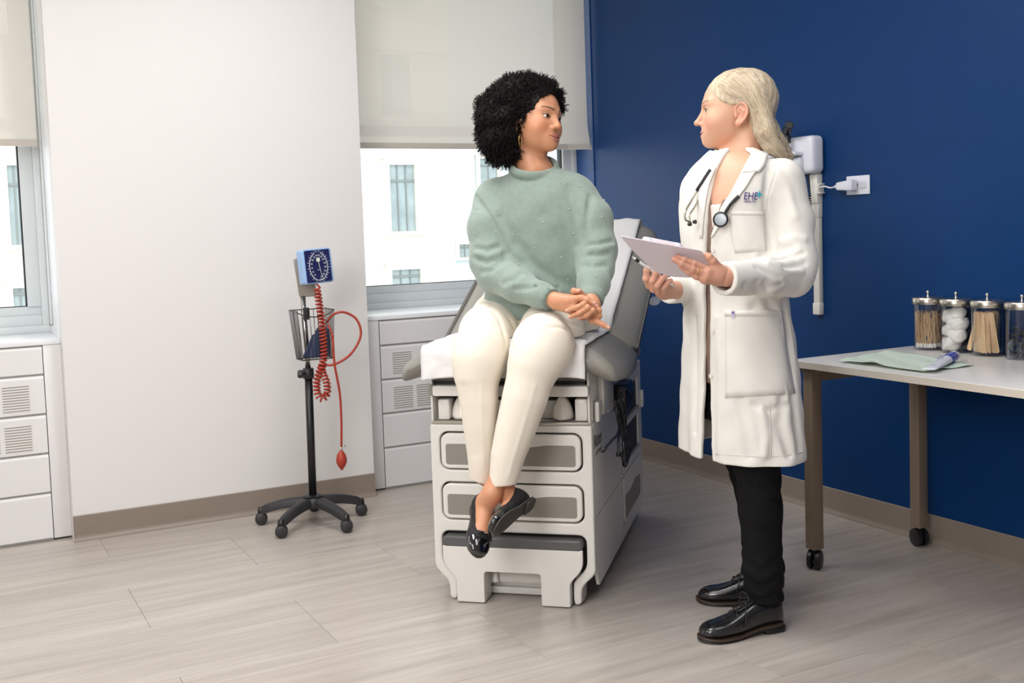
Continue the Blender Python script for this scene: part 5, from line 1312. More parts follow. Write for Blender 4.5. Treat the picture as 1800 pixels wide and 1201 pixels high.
# --- lace-up shoes
def laceup(heel,toe,parent,mirror=1):
    h0=np.array(heel,float); d=np.array(toe,float)-h0; d[2]=0; L=np.linalg.norm(d); f=d/L; r=np.array([f[1],-f[0],0])*mirror
    M=Matrix.Identity(4)
    for k in range(3): M[k][0]=r[k];M[k][1]=f[k];M[k][2]=(0,0,1)[k];M[k][3]=(h0-PO)[k]
    sc_=L/.275
    S=empty('shoe',(0,0,0)); S.parent=parent; S.matrix_local=M@Matrix.Scale(sc_,4)
    ys=np.array([.004,.012,.03,.06,.09,.12,.15,.18,.205,.23,.25,.263,.271])
    w=np.array([.018,.027,.032,.033,.032,.033,.038,.044,.046,.044,.037,.027,.012]); cxs=np.array([0,0,0,-.001,-.003,-.004,-.003,0,.001,.001,0,-.001,-.002])
    zb_=np.interp(ys,[0,.075,.12,.15,.23,.28],[.019,.018,.011,.006,.006,.013])+.006
    hh=np.array([.085,.098,.104,.106,.104,.090,.076,.064,.056,.053,.048,.040,.031]); zb=.020
    def ringsf(sc,top,pw,zbx,grow=0,n=28):
        out=[]
        for y,ww,c,h,zb in zip(ys,w,cxs,top,zbx):
            rg=[]
            for k in range(n):
                a=2*math.pi*k/n; ca_,sa=math.cos(a),math.sin(a); u=math.copysign(abs(ca_)**pw,ca_)*(ww*sc+grow); 
                v=(math.copysign(abs(sa)**pw,sa)+1)/2
                taper=1-.25*max(0,v-.35)*(1 if y<.13 else .5)
                rg.append((c+u*taper,y+(0 if y>.02 else -.003),zb+v*(h-zb)))
            out.append(rg)
        return out
    loft('shoe_upper',ringsf(.97,hh,.72,zb_),M_leather,S)
    yso=np.array([-.004,.002,.012,.03,.06,.09,.12,.15,.18,.205,.23,.25,.264,.273,.278]); wso=np.array([.010,.020,.029,.035,.036,.034,.036,.042,.048,.050,.047,.040,.030,.018,.006])
    zso=np.interp(yso,[0,.075,.12,.15,.23,.28],[.019,.018,.011,.0055,.0055,.012])
    def sole(zlo,zhi,g): return [[(math.copysign(abs(math.cos(a))**.45,math.cos(a))*(ww+g),y,z+zlo+(zhi-zlo)*(math.copysign(abs(math.sin(a))**.35,math.sin(a))+1)/2) for a in np.linspace(0,2*math.pi,24,endpoint=False)] for y,ww,z in zip(yso,wso,zso)]
    loft('shoe_sole',sole(0,.0085,0),M_sole,S); loft('shoe_tread',sole(-.0045,.001,-.0012),M_blk2,S)
    hb=[]
    for y,ww in ((-.003,.024),(.01,.031),(.04,.033),(.062,.032),(.066,.031)): hb.append([(math.copysign(abs(math.cos(a))**.35,math.cos(a))*ww,y+.001,.010+.0095*math.copysign(abs(math.sin(a))**.35,math.sin(a))+.0) for a in np.linspace(0,2*math.pi,20,endpoint=False)])
    loft('shoe_heel',hb,M_blk2,S)
    # apron seam, tongue, quarters and laces
    tubeobj('apron_seam',[(-.030,.165,.058),(-.033,.20,.049),(-.024,.235,.045),(0,.25,.044),(.024,.235,.045),(.033,.20,.049),(.030,.165,.058)],.0018,M_leather,S,6,6)
    for sx in (-1,1):
        tubeobj('quarter_edge',[(sx*.012,.155,.078),(sx*.018,.13,.090),(sx*.016,.10,.103)],.0022,M_leather,S,6,5)
        tubeobj('quarter_edge',[(sx*.012,.155,.078),(sx*.028,.160,.066),(sx*.038,.150,.045)],.0018,M_leather,S,6,5)
    bm=bmesh.new()
    for i in range(4):
        y=.104+i*.014; z=.1075-.0072*i
        tube(bm,catmull([(-.017,y,z-.004),(0,y+.005,z+.003),(.017,y+.010,z-.005)],4),.0017,5); tube(bm,catmull([(.017,y,z-.004),(0,y+.005,z+.004),(-.017,y+.010,z-.005)],4),.0017,5)
    for lp in ([(0,.108,.112),(-.02,.118,.122),(-.03,.128,.112),(-.018,.122,.105),(0,.108,.112)],[(0,.108,.112),(.02,.115,.124),(.032,.125,.112),(.018,.122,.105),(0,.108,.112)],[(0,.108,.112),(-.022,.13,.100),(-.038,.14,.070),(-.044,.145,.04)],[(0,.108,.112),(.024,.125,.100),(.036,.135,.075),(.043,.138,.045)]):
        tube(bm,catmull(lp,6),.0016,5)
    obj('laces',bm,M_blk2,S,smooth=True)
    latheobj('ankle_sock',[(.030,.08),(.036,.09),(.034,.14)],M_jean,S,20,center=(0,.040,.0))
    return S
hN,tN=PZ(1370,1100,0),PZ(1230,1126,0); 
laceup(A3(2.437,-2.172,0),A3(2.487,-1.905,0),PD,1)
laceup(A3(2.598,-2.318,0),A3(2.760,-2.108,0),PD,1)
# --- hair
M_hair=mat('blonde_hair',(204,187,160),0.42,vary=.22,vscale=9,stretch=(14,14,2.2),bump=.5,bscale=40,spec=.4)
def PH(x,y,X_): return PX(x,y,X_)
fall_mid=[(1316,160,2.59,.052),(1332,195,2.59,.042),(1348,228,2.585,.036),(1366,254,2.575,.030),(1386,275,2.56,.017)]
fall_near=[(1326,160,2.535,.036),(1338,200,2.52,.033),(1344,230,2.51,.034),(1357,256,2.50,.028),(1385,280,2.48,.014)]
fall_far=[(1316,180,2.66,.040),(1330,222,2.66,.034),(1346,255,2.655,.024)]
fall_front=[(1262,232,2.655,.020),(1268,255,2.665,.018),(1262,272,2.665,.013),(1250,290,2.66,.006)]
def hair_d(p):
    q=dq(p); x=np.abs(q[:,0])
    cap=smin(ell(q,(0,-.010,.052),(.083,.1015,.0885)),ell(q,(0,-.045,.045),(.075,.065,.085)),.02)
    # hairline: keep only above/behind a plane from the forehead to the ear
    hl=(q[:,1]-.088)*.80-(q[:,2]-.082)*1.0+0*x      # >0 : in front of / below the hairline
    hl=np.maximum((q[:,1]-.010)*.62-(q[:,2]-.030)*.78,-9)+np.clip((x-.02)/.06,0,1)*0
    fr_=np.maximum(q[:,1]+ .0 -.004,-(q[:,2]-.028))
    line=np.interp(q[:,1],[-.2,-.042,-.032,.010,.035,.065,.085,.12],[-.25,-.25,.020,.028,.036,.060,.088,.12])
    cut=line-q[:,2]
    cap=smax(cap,cut*.6,.004)*s_
    d=cap
    for L in (fall_mid,fall_near,fall_far):
        pts=[PH(a,b,c) for a,b,c,r in L]; d=smin(d,chain(p,pts,[r for *_,r in L],.01),.02)
    L=fall_front; d=smin(d,chain(p,[PH(a,b,c) for a,b,c,r in L],[r for *_,r in L],.006),.006)
    # lock undulation
    d+=.0007*np.sin(p[:,0]*200+6*np.sin(p[:,2]*22))+.0006*np.sin((p[:,1]+p[:,2]*.5)*220+4*np.sin(p[:,2]*17))
    return d
hair_low,_,_=sdf_obj('hair',hair_d,(2.40,-2.40,1.30),(2.80,-1.90,1.72),.003,M_hair,PD,origin=PO)
M_strand=[mat('blonde_strand_%s'%n,c,0.38,spec=.45) for n,c in (('light',(224,210,188)),('mid',(208,190,163)),('dark',(186,167,142)))]
HT=bvh_of([hair_low]); tmp_b=[bmesh.new() for _ in range(3)]
GL=[[(1243,143),(1262,160),(1284,172),(1304,177),(1319,192),(1323,222),(1328,250),(1345,268),(1372,281),(1392,289)],
    [(1250,133),(1276,148),(1304,166),(1322,190),(1330,222),(1342,246),(1364,264),(1396,285)],
    [(1268,123),(1298,136),(1325,160),(1338,192),(1349,222),(1364,248),(1398,282)],
    [(1290,118),(1316,124),(1337,148),(1349,180),(1359,210),(1374,240),(1399,276)],
    [(1302,117),(1325,126),(1342,150),(1353,180),(1364,207),(1380,238),(1400,270)]]
GR=[resamp(g,24) for g in GL]
for i in range(1000):
    u=rng.uniform(0,len(GR)-1.001); k=int(u); f=u-k; path=GR[k]*(1-f)+GR[k+1]*f; st=rng.integers(0,5) if rng.random()<.4 else 0; en=24-rng.integers(0,5)
    q=[]; ph=rng.uniform(0,6); jx=rng.normal(0,1.5)
    for t in range(st,en):
        x,y=path[t]; h_,nn=hit(HT,x+1.4*math.sin(t*.55+ph)+jx*t/24,y+.9*math.cos(t*.5+ph))
        if h_ is None: break
        if q and np.linalg.norm(np.array(h_)-np.array(OR)-q[-1])>.035: break
        q.append(np.array(h_+nn*rng.uniform(.0000,.0011))-np.array(OR))
    if len(q)>4:
        c=int(rng.choice([0,1,1,2],1)[0]) if f else 1
        tube(tmp_b[c],q,[.0003]+[.0008]*(len(q)-2)+[.0003],3)
for c in range(3): o=obj('hair_strands',tmp_b[c],M_strand[c],PD,smooth=True); o['kind']='stuff'
# --- stethoscope
M_tubeb=mat('steth_tube_black',(30,28,34),0.35); M_steel=mat('steth_steel',(190,190,186),0.2,metal=1)
SH,_n=hit(BT,1270,385); SO=np.array(SH)
ST_=empty('stethoscope',SO,label='black stethoscope with steel chestpiece hung round the neck over the white coat',cat='stethoscope')
def so_(p): return tuple(np.array(p)-SO)
q=[np.array(h_+n_*.008) for h_,n_ in (hit(BT,x,y) for x,y in ((1300,345),(1292,353),(1286,360),(1280,369),(1276,377))) if h_ is not None]
tubeobj('tubing',[so_(p) for p in q],.0052,M_tubeb,ST_,8,5)
cpn=(Vector(_n)*.35+Vector(-FF)*.7+Vector(-RR)*.25).normalized(); cc=np.array(hit(BT,1272,385)[0])+np.array(_n)*.018
latheobj('chestpiece',[(.010,-.016),(.015,-.015),(.016,-.009),(.010,-.006),(.010,-.003),(.019,-.001),(.0205,.003)],M_steel,ST_,28,center=so_(cc),axis=tuple(cpn))
latheobj('chestpiece_rim',[(.0185,-.001),(.0222,.0),(.0225,.004),(.0185,.0062),(.0180,.0045)],M_tubeb,ST_,28,center=so_(cc),axis=tuple(cpn),cap=False)
latheobj('diaphragm',[(.0185,.002),(.0172,.0045),(.0150,.0046),(.0145,.0052),(.008,.0056),(.001,.0056)],mat('diaphragm_grey',(150,156,160),.35,metal=.5),ST_,28,center=so_(cc),axis=tuple(cpn))
tubeobj('stem',[so_(q[-1]),so_(cc)],.0045,M_steel,ST_,8,0)
q=[np.array(h_+n_*.007) for h_,n_ in (hit(BT,x,y) for x,y in ((1252,300),(1244,312),(1236,324),(1228,336))) if h_ is not None]
tubeobj('tubing',[so_(p) for p in q],.0055,M_tubeb,ST_,8,5)
e=q[-1]; Xe=e[0]
tubeobj('binaural',[so_(e)]+[so_(PX(x,y,X_)) for x,y,X_ in ((1216,352,Xe-.01),(1205,372,Xe-.03),(1205,386,Xe-.035),(1213,390,Xe-.04))],.0032,mat('steth_binaural',(170,164,150),.3,metal=.9),ST_,8,6)
tubeobj('binaural',[so_(PX(1229,350,Xe-.01)),so_(PX(1220,366,Xe-.03)),so_(PX(1212,378,Xe-.045)),so_(PX(1213,390,Xe-.05))],.0026,mat('steth_binaural',(0,0,0)),ST_,8,6)
for x,y in ((1213,394),(1222,390)): tubeobj('ear_tip',[so_(PX(x-4,y+.5,Xe-.045)),so_(PX(x,y,Xe-.047)),so_(PX(x+3,y-.5,Xe-.05))],[.004,.0068,.005],M_blk2,ST_,10,4)
# --- clipboard, paper, pen
nb=np.array([.60,-.28,.75]); nb/=np.linalg.norm(nb); pc0=PX(1190,452,2.335)   # plane of the board; nb = paper side
def PB_(x,y,o=0.): return PN(x,y,pc0+nb*o,nb)
cA,cB,cC,cD=PB_(1090,415.5),PB_(1232,441.5),PB_(1252,467.5),PB_(1150,477)
ux=(cB-cA); ux/=np.linalg.norm(ux); uy=np.cross(nb,ux)
def l2(p): return ((p-pc0)@ux,(p-pc0)@uy)
CB=empty('clipboard',pc0,label='white plastic storage clipboard held by the woman in the white coat',cat='clipboard')
MB_=Matrix.Identity(4)
for k in range(3): MB_[k][0]=ux[k];MB_[k][1]=uy[k];MB_[k][2]=nb[k]
out=[l2(PB_(x,y)) for x,y in ((1090,415.5),(1228,440.5),(1234,443),(1251,466),(1251,469),(1214,489),(1180,487),(1150,478),(1112,441))]
ar=sum(out[i-1][0]*out[i][1]-out[i][0]*out[i-1][1] for i in range(len(out)))
if ar<0: out=out[::-1]
M_board=mat('clipboard_white',(226,216,222),0.4)
plate('board',[roundpoly(out,.006)],.004,M_board,CB,MB_,.0012)
inn=[(x*.86+sum(a for a,_ in out)/len(out)*.14,y*.86+sum(b for _,b in out)/len(out)*.14) for x,y in out]
plate('paper_sheet',[inn],.0015,mat('sheet_white',(240,240,244),.7),CB,MB_@Matrix.Translation((0,0,.0042)))
ca_,cb_=np.array(l2(PB_(1106,419))),np.array(l2(PB_(1218,440))); dd=(cb_-ca_); Ld_=np.linalg.norm(dd); dd/=Ld_
Mc=MB_@Matrix(((dd[0],-dd[1],0,ca_[0]),(dd[1],dd[0],0,ca_[1]),(0,0,1,.004),(0,0,0,1)))
sgn_=-1 if (np.array(l2(PB_(1180,465)))-ca_)@np.array([-dd[1],dd[0]])<0 else 1
y0_,y1_=sorted((sgn_*.004,sgn_*.034))
plate('clip_housing',[roundpoly([(.045,y0_),(Ld_-.03,y0_),(Ld_,y0_+.02),(Ld_-.01,y1_),(.050,y1_)],.008)],.014,M_board,CB,Mc@Matrix.Translation((0,0,.004)),.002)
for u_ in (.055,Ld_-.045): plate('clip_hinge',[rrect(u_,u_+.010,y0_-.003,y0_+.004,.001)],.014,M_dev,CB,Mc)
pa,pb_,pe=PX(1112,452,2.452),PX(1124,459,2.458),PX(1182,502,2.487)
PN_=empty('pen',pa,label='slim white pen with a black grip held in the far hand',cat='pen')
dv=(pe-pa)/np.linalg.norm(pe-pa); LP=np.linalg.norm(pe-pa)
latheobj('pen_barrel',[(.0012,0),(.0032,.010),(.0036,.011),(.0042,.04),(.0042,LP-.012),(.003,LP)],mat('pen_white',(232,230,230),.3),PN_,14,axis=tuple(dv))
latheobj('pen_grip',[(.0038,.011),(.0046,.012),(.0046,.026),(.004,.027)],M_blk2,PN_,14,axis=tuple(dv))
latheobj('pen_button',[(.0022,LP-.001),(.0022,LP+.010),(.001,LP+.012)],M_steel,PN_,10,axis=tuple(dv))
rg_c=(HN_f[1][0][0]*.35+HN_f[1][0][1]*.65); ax_=HN_f[1][0][1]-HN_f[1][0][0]
bm=bmesh.new(); lathe(bm,[(.0103,-.0015),(.0112,-.001),(.0112,.001),(.0103,.0015)],24,center=rg_c-PO,axis=ax_/np.linalg.norm(ax_)); obj('gold_ring',bm,mat('gold',(220,180,110),.25,metal=1),PD,smooth=True)
# ================================================================ SEATED PERSON
M_skin2=mat('skin_brown',(176,118,84),0.45,sss=.12,vcol=True,bump=.06,bscale=500)
def sweater_mat():
    m=mat('sage_knit',(134,150,140),0.9,bump=.35,bscale=260,vary=.05,vscale=60,sheen=.35); return m
M_knit=sweater_mat(); M_cream=mat('cream_trouser',(232,223,208),0.8,bump=.12,bscale=400,sheen=.1); M_pearl=mat('pearl_bead',(196,198,186),0.25,spec=.6)
QO=TT(.22,-.03,.865)
QD=empty('person',QO,label='woman with curly black hair in a sage green sweater, sitting on the exam table',cat='person')
def Q(x,y,t): return PT(x,y,t)
s2=1.045; R2=headframe(202,1,8)
O2=Q(909,216,.11)-R2@np.array([.070,0,0])*s2
P2d=dict(skin=(200,142,108),lip=(170,98,92),lipa=.85,brow=(44,30,26),blush=(196,120,84),browa=.9,lipf=1.7,lipw=.0285,nosew=1.20,nosel=.982,nosez=-.0105,jaw=1.02,smile=.0015,eyeo=.0054,eyew=.0162,browz=.001,browt=.0046)
def q2(p): return (p-O2)@R2/s2
n20=O2+R2@np.array([0,-.028,-.045])*s2; n21=Q(940,300,.175)
def torso2(p,g=0.):
    z=p[:,2]; P_=p-TC; t=P_@TA; s=P_@TW
    zs=[.84,.90,1.00,1.10,1.20,1.28,1.34,1.39,1.42]
    L=np.stack([t,s,z],1)
    return stack(L,zs,[.26,.26,.25,.235,.215,.20,.185,.18,.18],[-.055,-.055,-.06,-.065,-.07,-.075,-.078,-.08,-.08],
      [.125+g,.125+g,.110+g,.105+g,.110+g,.105+g,.085+g,.065+g,.05+g],[.185+g,.180+g,.155+g,.150+g,.160+g,.170+g,.165+g,.12+g,.06+g],pw=2.1)
def bh2(p):
    d=head_sdf(q2(p),P2d)*s2; d=smin(d,cone(p,n20,n21,.053,.058),.02); return smin(d,torso2(p,-.02),.03)
parts=[]; c=O2; G_,l_=sdf_grid(bh2,c-A3(.16,.16,.24),c+A3(.16,.16,.15),.0016); parts.append(nets(G_,l_,.0016))
rA=[Q(864,338,.17),Q(862,465,.10),Q(960,522,-.06),Q(975,527,-.08)]; lA=[Q(1022,325,.17),Q(1048,440,.13),Q(1040,515,-.03),Q(1035,530,-.06)]
kR=[Q(878,562,.24),Q(860,588,.06),Q(846,612,-.09),Q(841,636,-.115)]; sR=[Q(841,636,-.115),Q(838,665,-.13),Q(842,705,-.135),Q(844,750,-.138),Q(846,795,-.135),Q(848,852,-.13)]
kL=[Q(982,560,.24),Q(970,585,.05),Q(954,606,-.10),Q(944,628,-.128)]; sL=[Q(944,628,-.128),Q(936,648,-.145),Q(923,698,-.16),Q(906,756,-.17),Q(893,800,-.18),Q(882,862,-.19)]
rL=[Q(872,560,.24),Q(845,615,-.12),Q(848,830,-.13),Q(893,872,-.13)]; lL=[Q(985,560,.24),Q(955,608,-.14),Q(890,830,-.18),Q(869,866,-.20)]
def low2(p):
    d=torso2(p,-.02)
    for ch,rs in ((rA,(.045,.04,.028,.024)),(lA,(.04,.034,.024,.022)),(kR+sR[1:-1]+[Q(851,838,-.13),Q(888,866,-.155)],(.075,.065,.05,.048,.046,.038,.034,.028,.026,.026)),(kL+sL[1:-1]+[Q(864,868,-.20)],(.075,.07,.058,.055,.05,.042,.034,.028,.026))): d=smin(d,chain(p,ch,rs),.02)
    return np.maximum(d,p[:,2]-1.30)
G_,l_=sdf_grid(low2,TT(.15,-.06,.3)-A3(.55,.55,.05),TT(.15,-.06,1.35)+A3(.5,.5,0),.008); parts.append(nets(G_,l_,.008))
# clasped hands
def pq(L): return [Q(x,y,t) for x,y,t in L]
RHpalm=[(Q(975,527,-.085),Q(1000,530,-.10),.0215,.0225),(Q(978,534,-.09),Q(1008,543,-.105),.019,.019),(Q(985,528,-.085),Q(1012,530,-.105),.018,.014)]
RHf=[(pq([(1008,526,-.105),(1022,524,-.118),(1033,527,-.124),(1044,533,-.125)]),[.0125,.0100,.0092,.0070])]
LHpalm=[(Q(1043,538,-.07),Q(1038,547,-.088),.019,.019),(Q(1040,548,-.085),Q(1024,556,-.10),.019,.014),(Q(1048,548,-.08),Q(1046,563,-.09),.014,.012)]
LHf=[(pq([(1034,537,-.118),(1026,535,-.135),(1014,541,-.137),(998,546,-.132)]),[.0095,.0092,.0084,.0064]),
     (pq([(1040,543,-.118),(1033,541,-.137),(1018,551,-.139),(1003,557,-.132)]),[.0096,.0094,.0086,.0066]),
     (pq([(1046,549,-.114),(1042,546,-.132),(1031,555,-.134),(1018,559,-.130)]),[.0090,.0086,.0080,.0062]),
     (pq([(1040,563,-.095),(1050,566,-.105),(1060,571,-.110),(1069,576,-.112)]),[.0115,.0092,.0083,.0062]),
     (pq([(1046,562,-.09),(1053,556,-.095),(1053,546,-.097),(1049,539,-.095)]),[.0105,.0085,.0078,.0062]),
     (pq([(1030,522,-.075),(1022,514,-.085),(1012,510,-.095),(1018,514,-.108)]),[.0115,.0105,.0095,.0075])]
LHf[5]=(pq([(1028,524,-.07),(1018,514,-.085),(1009,512,-.095),(1017,512,-.106)]),[.0115,.0105,.0098,.0072])
h1=hand_sdf(RHpalm,RHf,[(Q(978,529,-.085),Q(958,523,-.055),.0215,.024)]); h2=hand_sdf(LHpalm,LHf,[(Q(1042,535,-.07),Q(1036,515,-.03),.0225,.026)])
hc=Q(1015,540,-.10)
def hands(p): return np.minimum(h1(p)-.0005,h2(p))
G_,l_=sdf_grid(lambda p: smin(h1(p),h2(p),.0008),hc-.12,hc+.12,.0013); parts.append(nets(G_,l_,.0013))
# feet : frames
def imgdir(r,u,tw): 
    v=RR*r+UU*u-FF*tw; return v/np.linalg.norm(v)
def footframe(f,u):
    f=f/np.linalg.norm(f); u=u-f*(u@f); u/=np.linalg.norm(u); return np.stack([np.cross(f,u),f,u],1)
RF1=footframe(imgdir(0.02,-.55,.83),imgdir(.45,.62,.55)); an1=Q(860,876,-.21); of1=an1-RF1@A3(0,.045,.092)
RF2=footframe(imgdir(-.52,-.22,.82),imgdir(-.82,.40,-.38)); an2=Q(888,870,-.165); of2=an2-RF2@A3(0,.045,.092)
sf=.90
def fq1(p): return (p-of1)@RF1/sf
def fq2(p): return (p-of2)@RF2/sf
of1=an1-RF1@A3(0,.045,.085)*sf; of2=an2-RF2@A3(0,.045,.085)*sf
def feet_d(p):
    a=foot_d(fq1(p))*sf; a=smin(a,chain(p,[an1,Q(878,835,-.185)],[.028,.030]),.02)
    b=foot_d(fq2(p))*sf; b=smin(b,chain(p,[an2,Q(884,825,-.15)],[.027,.030]),.02)
    return np.minimum(a,b)
fc=(an1+an2)/2; G_,l_=sdf_grid(feet_d,fc-A3(.27,.27,.26),fc+A3(.15,.15,.10),.002); parts.append(nets(G_,l_,.002))
V,F=merge(parts); cols=skin_color(P2d)(q2(V)); mm=far_from_head(V,O2,s2); cols[mm]=lin((200,142,108))
for f in RHf+LHf:
    a,b=f[0][-1],f[0][-2]; nd=(a-b)/np.linalg.norm(a-b); c=a-FF*.004+nd*.001; dd=np.linalg.norm(V-c,axis=1); w_=np.clip(1.6-dd/.0055,0,1)*.6; cols=cols*(1-w_[:,None])+np.array(lin((222,160,140)))*w_[:,None]
mk('body',V-QO,F,M_skin2,QD,cols)
M_nail=mat('fingernail',(226,168,150),.3)
bm=bmesh.new(); nd0=-FF*.8+UU*.5
for f in RHf+LHf:
    a,b=f[0][-1],f[0][-2]; r=f[1][-1]; e=(a-b)/np.linalg.norm(a-b); n=nd0-e*(nd0@e); n/=np.linalg.norm(n); sd_=np.cross(e,n); M=Matrix.Identity(4); c=a+n*r*.62+e*r*.35-QO
    e2=e*.93-n*.36; e2/=np.linalg.norm(e2); n2=np.cross(sd_,e2)*-1; n2=np.cross(e2,sd_)*-1 if (np.cross(e2,sd_)@n)<0 else np.cross(e2,sd_)
    for k in range(3): M[k][0]=sd_[k];M[k][1]=e2[k];M[k][2]=n2[k];M[k][3]=c[k]
    bmesh.ops.create_uvsphere(bm,u_segments=12,v_segments=8,radius=1,matrix=M@Matrix.Diagonal((r*.66,r*.85,r*.42,1)))
o=obj('fingernails',bm,M_nail,QD,smooth=True)
M_iris2=mat('iris_brown',(48,28,18),0.08)
lashes(R2,O2,s2,P2d,QD,QO,mat('lash_black',(18,12,10),.6),.0010)
for sd in (-1,1): eyeball(R2,O2,s2,sd,R2@np.array([-.10,1,.0]),M_iris2,QD,QO)
# sweater
aR=[Q(869,350,.180),Q(862,400,.14),Q(863,458,.10),Q(872,482,.07)]; aR2=[Q(872,482,.07),Q(912,503,-.0),Q(950,519,-.05),Q(970,527,-.075)]
aL=[Q(1012,342,.180),Q(1040,385,.15),Q(1050,440,.12),Q(1046,475,.08)]; aL2=[Q(1046,475,.08),Q(1043,500,.02),Q(1039,531,-.045)]
def sw0(p):
    P_=p-TC; t=P_@TA; s=P_@TW; z=p[:,2]; L=np.stack([t,s,z],1)
    zs=[.885,.93,1.00,1.08,1.16,1.24,1.31,1.36,1.395,1.42]
    d=stack(L,zs,[.235,.225,.215,.21,.205,.20,.19,.185,.18,.18],[-.065,-.065,-.07,-.075,-.078,-.08,-.08,-.083,-.085,-.085],
      [.135,.160,.158,.150,.146,.140,.122,.100,.078,.06],[.175,.200,.192,.188,.190,.190,.180,.160,.125,.075],pw=2.15)
    a=smin(chain(p,aR,(.068,.072,.066,.062),.03),chain(p,aR2,(.062,.052,.040,.034),.02),.02)
    b=smin(chain(p,aL,(.062,.064,.060,.058),.03),chain(p,aL2,(.056,.050,.036),.02),.02)
    return smin(smin(d,a,.035),b,.035)
folds2=[]
for pts,dp,w_ in (([(836,346),(858,378),(876,412),(892,444)],.012,.008),([(892,444),(888,456),(870,466)],.010,.008),([(892,446),(915,462),(930,480)],.006,.012),([(1038,345),(1032,385),(1028,425),(1024,465)],.011,.008),
    ([(1027,432),(1050,430),(1076,424)],.007,.007),([(1026,450),(1048,450),(1072,445)],.007,.007),([(1024,466),(1042,470),(1066,466)],.006,.008),([(835,436),(856,440),(878,432)],.006,.008),([(832,452),(855,462),(880,456)],.006,.008),([(846,478),(866,476),(884,464)],.005,.008),
    ([(1038,438),(1058,437),(1078,432)],-.005,.008),([(838,446),(858,451),(878,444)],-.005,.008),([(816,366),(836,368),(858,374)],.0035,.004),([(1040,345),(1052,335),(1062,326)],.0035,.004),
    ([(905,430),(935,462),(975,492),(1000,500)],.005,.014),([(955,380),(985,430),(1010,480)],.003,.016),([(880,380),(905,420),(925,440)],.003,.014),([(1000,330),(1012,380),(1014,430)],.004,.012),([(905,508),(940,505),(980,506)],.009,.007),
    ([(885,498),(905,490),(915,480)],.005,.010),([(955,500),(965,508)],.003,.004)):
    q=tracepoly(sw0,pts)
    if len(q)>1: folds2.append((q,dp*1.4,w_*1.1))
ncen=Q(939,291,.160); naxis=(n20-n21)/np.linalg.norm(n20-n21)
naxis=np.array([-.22,.0,1.])+TA*-.30; naxis/=np.linalg.norm(naxis)
def tor(p,c,ax,R_,r_,fl=1.):
    v=p-c; h=v@ax; rad=np.linalg.norm(v-h[:,None]*ax,axis=1); return np.sqrt((rad-R_)**2+(h*fl)**2)-r_
def sweater_d(p):
    d=sw0(p)
    for q,dp,w_ in folds2:
        m=np.linalg.norm(p-np.mean(q,axis=0),axis=1)<.2
        if m.any(): d[m]+=dp*np.exp(-(poly_dist(p[m],q)/w_)**2)
    d+=.0012*np.sin(p[:,2]*60+p[:,0]*30)*np.sin(p[:,1]*40)
    o=d
    v=p-ncen; h=v@naxis; rad=np.linalg.norm(v-h[:,None]*naxis,axis=1)
    d=smax(d,-(np.maximum(rad-.069,-.10-h)),.008)
    tr_=tor(p,ncen+naxis*(-.012),naxis,.074,.0095,.42); d=smin(d,tr_,.006)
    d=smax(d,.922-p[:,2],.006)
    for c,dr in ((aR2[-1],aR2[-1]-aR2[-2]),(aL2[-1],aL2[-1]-aL2[-2])):
        dr=dr/np.linalg.norm(dr); cn=(p-c)@dr; m=np.linalg.norm(p-c,axis=1)<.055; d=np.where(m&(cn>-.0),np.maximum(d,cn),d)
    return d
lo2=TT(.12,-.08,.86)-A3(.37,.37,0); hi2=TT(.12,-.08,1.46)+A3(.37,.37,0)
swo,_,_=sdf_obj('sweater',sweater_d,lo2,hi2,.0038,M_knit,QD,origin=QO)
ST2=bvh_of([swo])
# ribbed cuffs and neckband ribs
bm=bmesh.new()
e1=np.cross(naxis,[1,0,0]); e1/=np.linalg.norm(e1); e2=np.cross(naxis,e1)
for k in range(110):
    a=2*math.pi*k/110; r0=(e1*math.cos(a)+e2*math.sin(a)); tube(bm,[ncen+r0*(.0680)+naxis*.006-QO,ncen+r0*.0795+naxis*.002-QO,ncen+r0*.0848-naxis*.012-QO,ncen+r0*.0825-naxis*.030-QO],.0012,4)
o=obj('neck_rib',bm,M_knit,QD,smooth=True); o['kind']='stuff'
for ch,r0,r1 in ((aR2,.0405,.0345),(aL2,.0425,.0365)):
    bm=bmesh.new(); a_,b_=ch[-2],ch[-1]; ax=(b_-a_)/np.linalg.norm(b_-a_); u=np.cross(ax,[0,0,1.]); u/=np.linalg.norm(u); v=np.cross(ax,u); L_=.035
    for k in range(56):
        a=2*math.pi*k/56; d_=u*math.cos(a)+v*math.sin(a); tube(bm,[b_-ax*L_+d_*(r1+.0040)-QO,b_-ax*.004+d_*(r1+.0008)-QO,b_+ax*.001+d_*(r1-.002)-QO],.0013,4)
    o=obj('cuff_rib',bm,M_knit,QD,smooth=True); o['kind']='stuff'
# pearls
bm=bmesh.new(); me_p=None
for x,y in ((844,307),(892,322),(985,321),(1021,327),(933,350),(955,391),(877,377),(901,412),(837,410),(1000,367),(1008,411),(939,436),(986,452),(911,465),(1058,381),(1047,486),(1045,463),(1037,350),(845,466),(853,486),(1062,352),(962,300),(998,492),(880,500),(920,515)):
    h_,nn=hit(ST2,x,y)
    if h_ is None: continue
    if me_p is None:
        bmesh.ops.create_icosphere(bm,subdivisions=2,radius=.0024); me_p=bpy.data.meshes.new('pearl'); bm.to_mesh(me_p); me_p.materials.append(M_pearl); me_p.polygons.foreach_set('use_smooth',[True]*len(me_p.polygons))
    o=bpy.data.objects.new('pearl',me_p); COL.objects.link(o); o.parent=QD; o.location=h_+nn*.0015-Vector(QO)
bm.free()
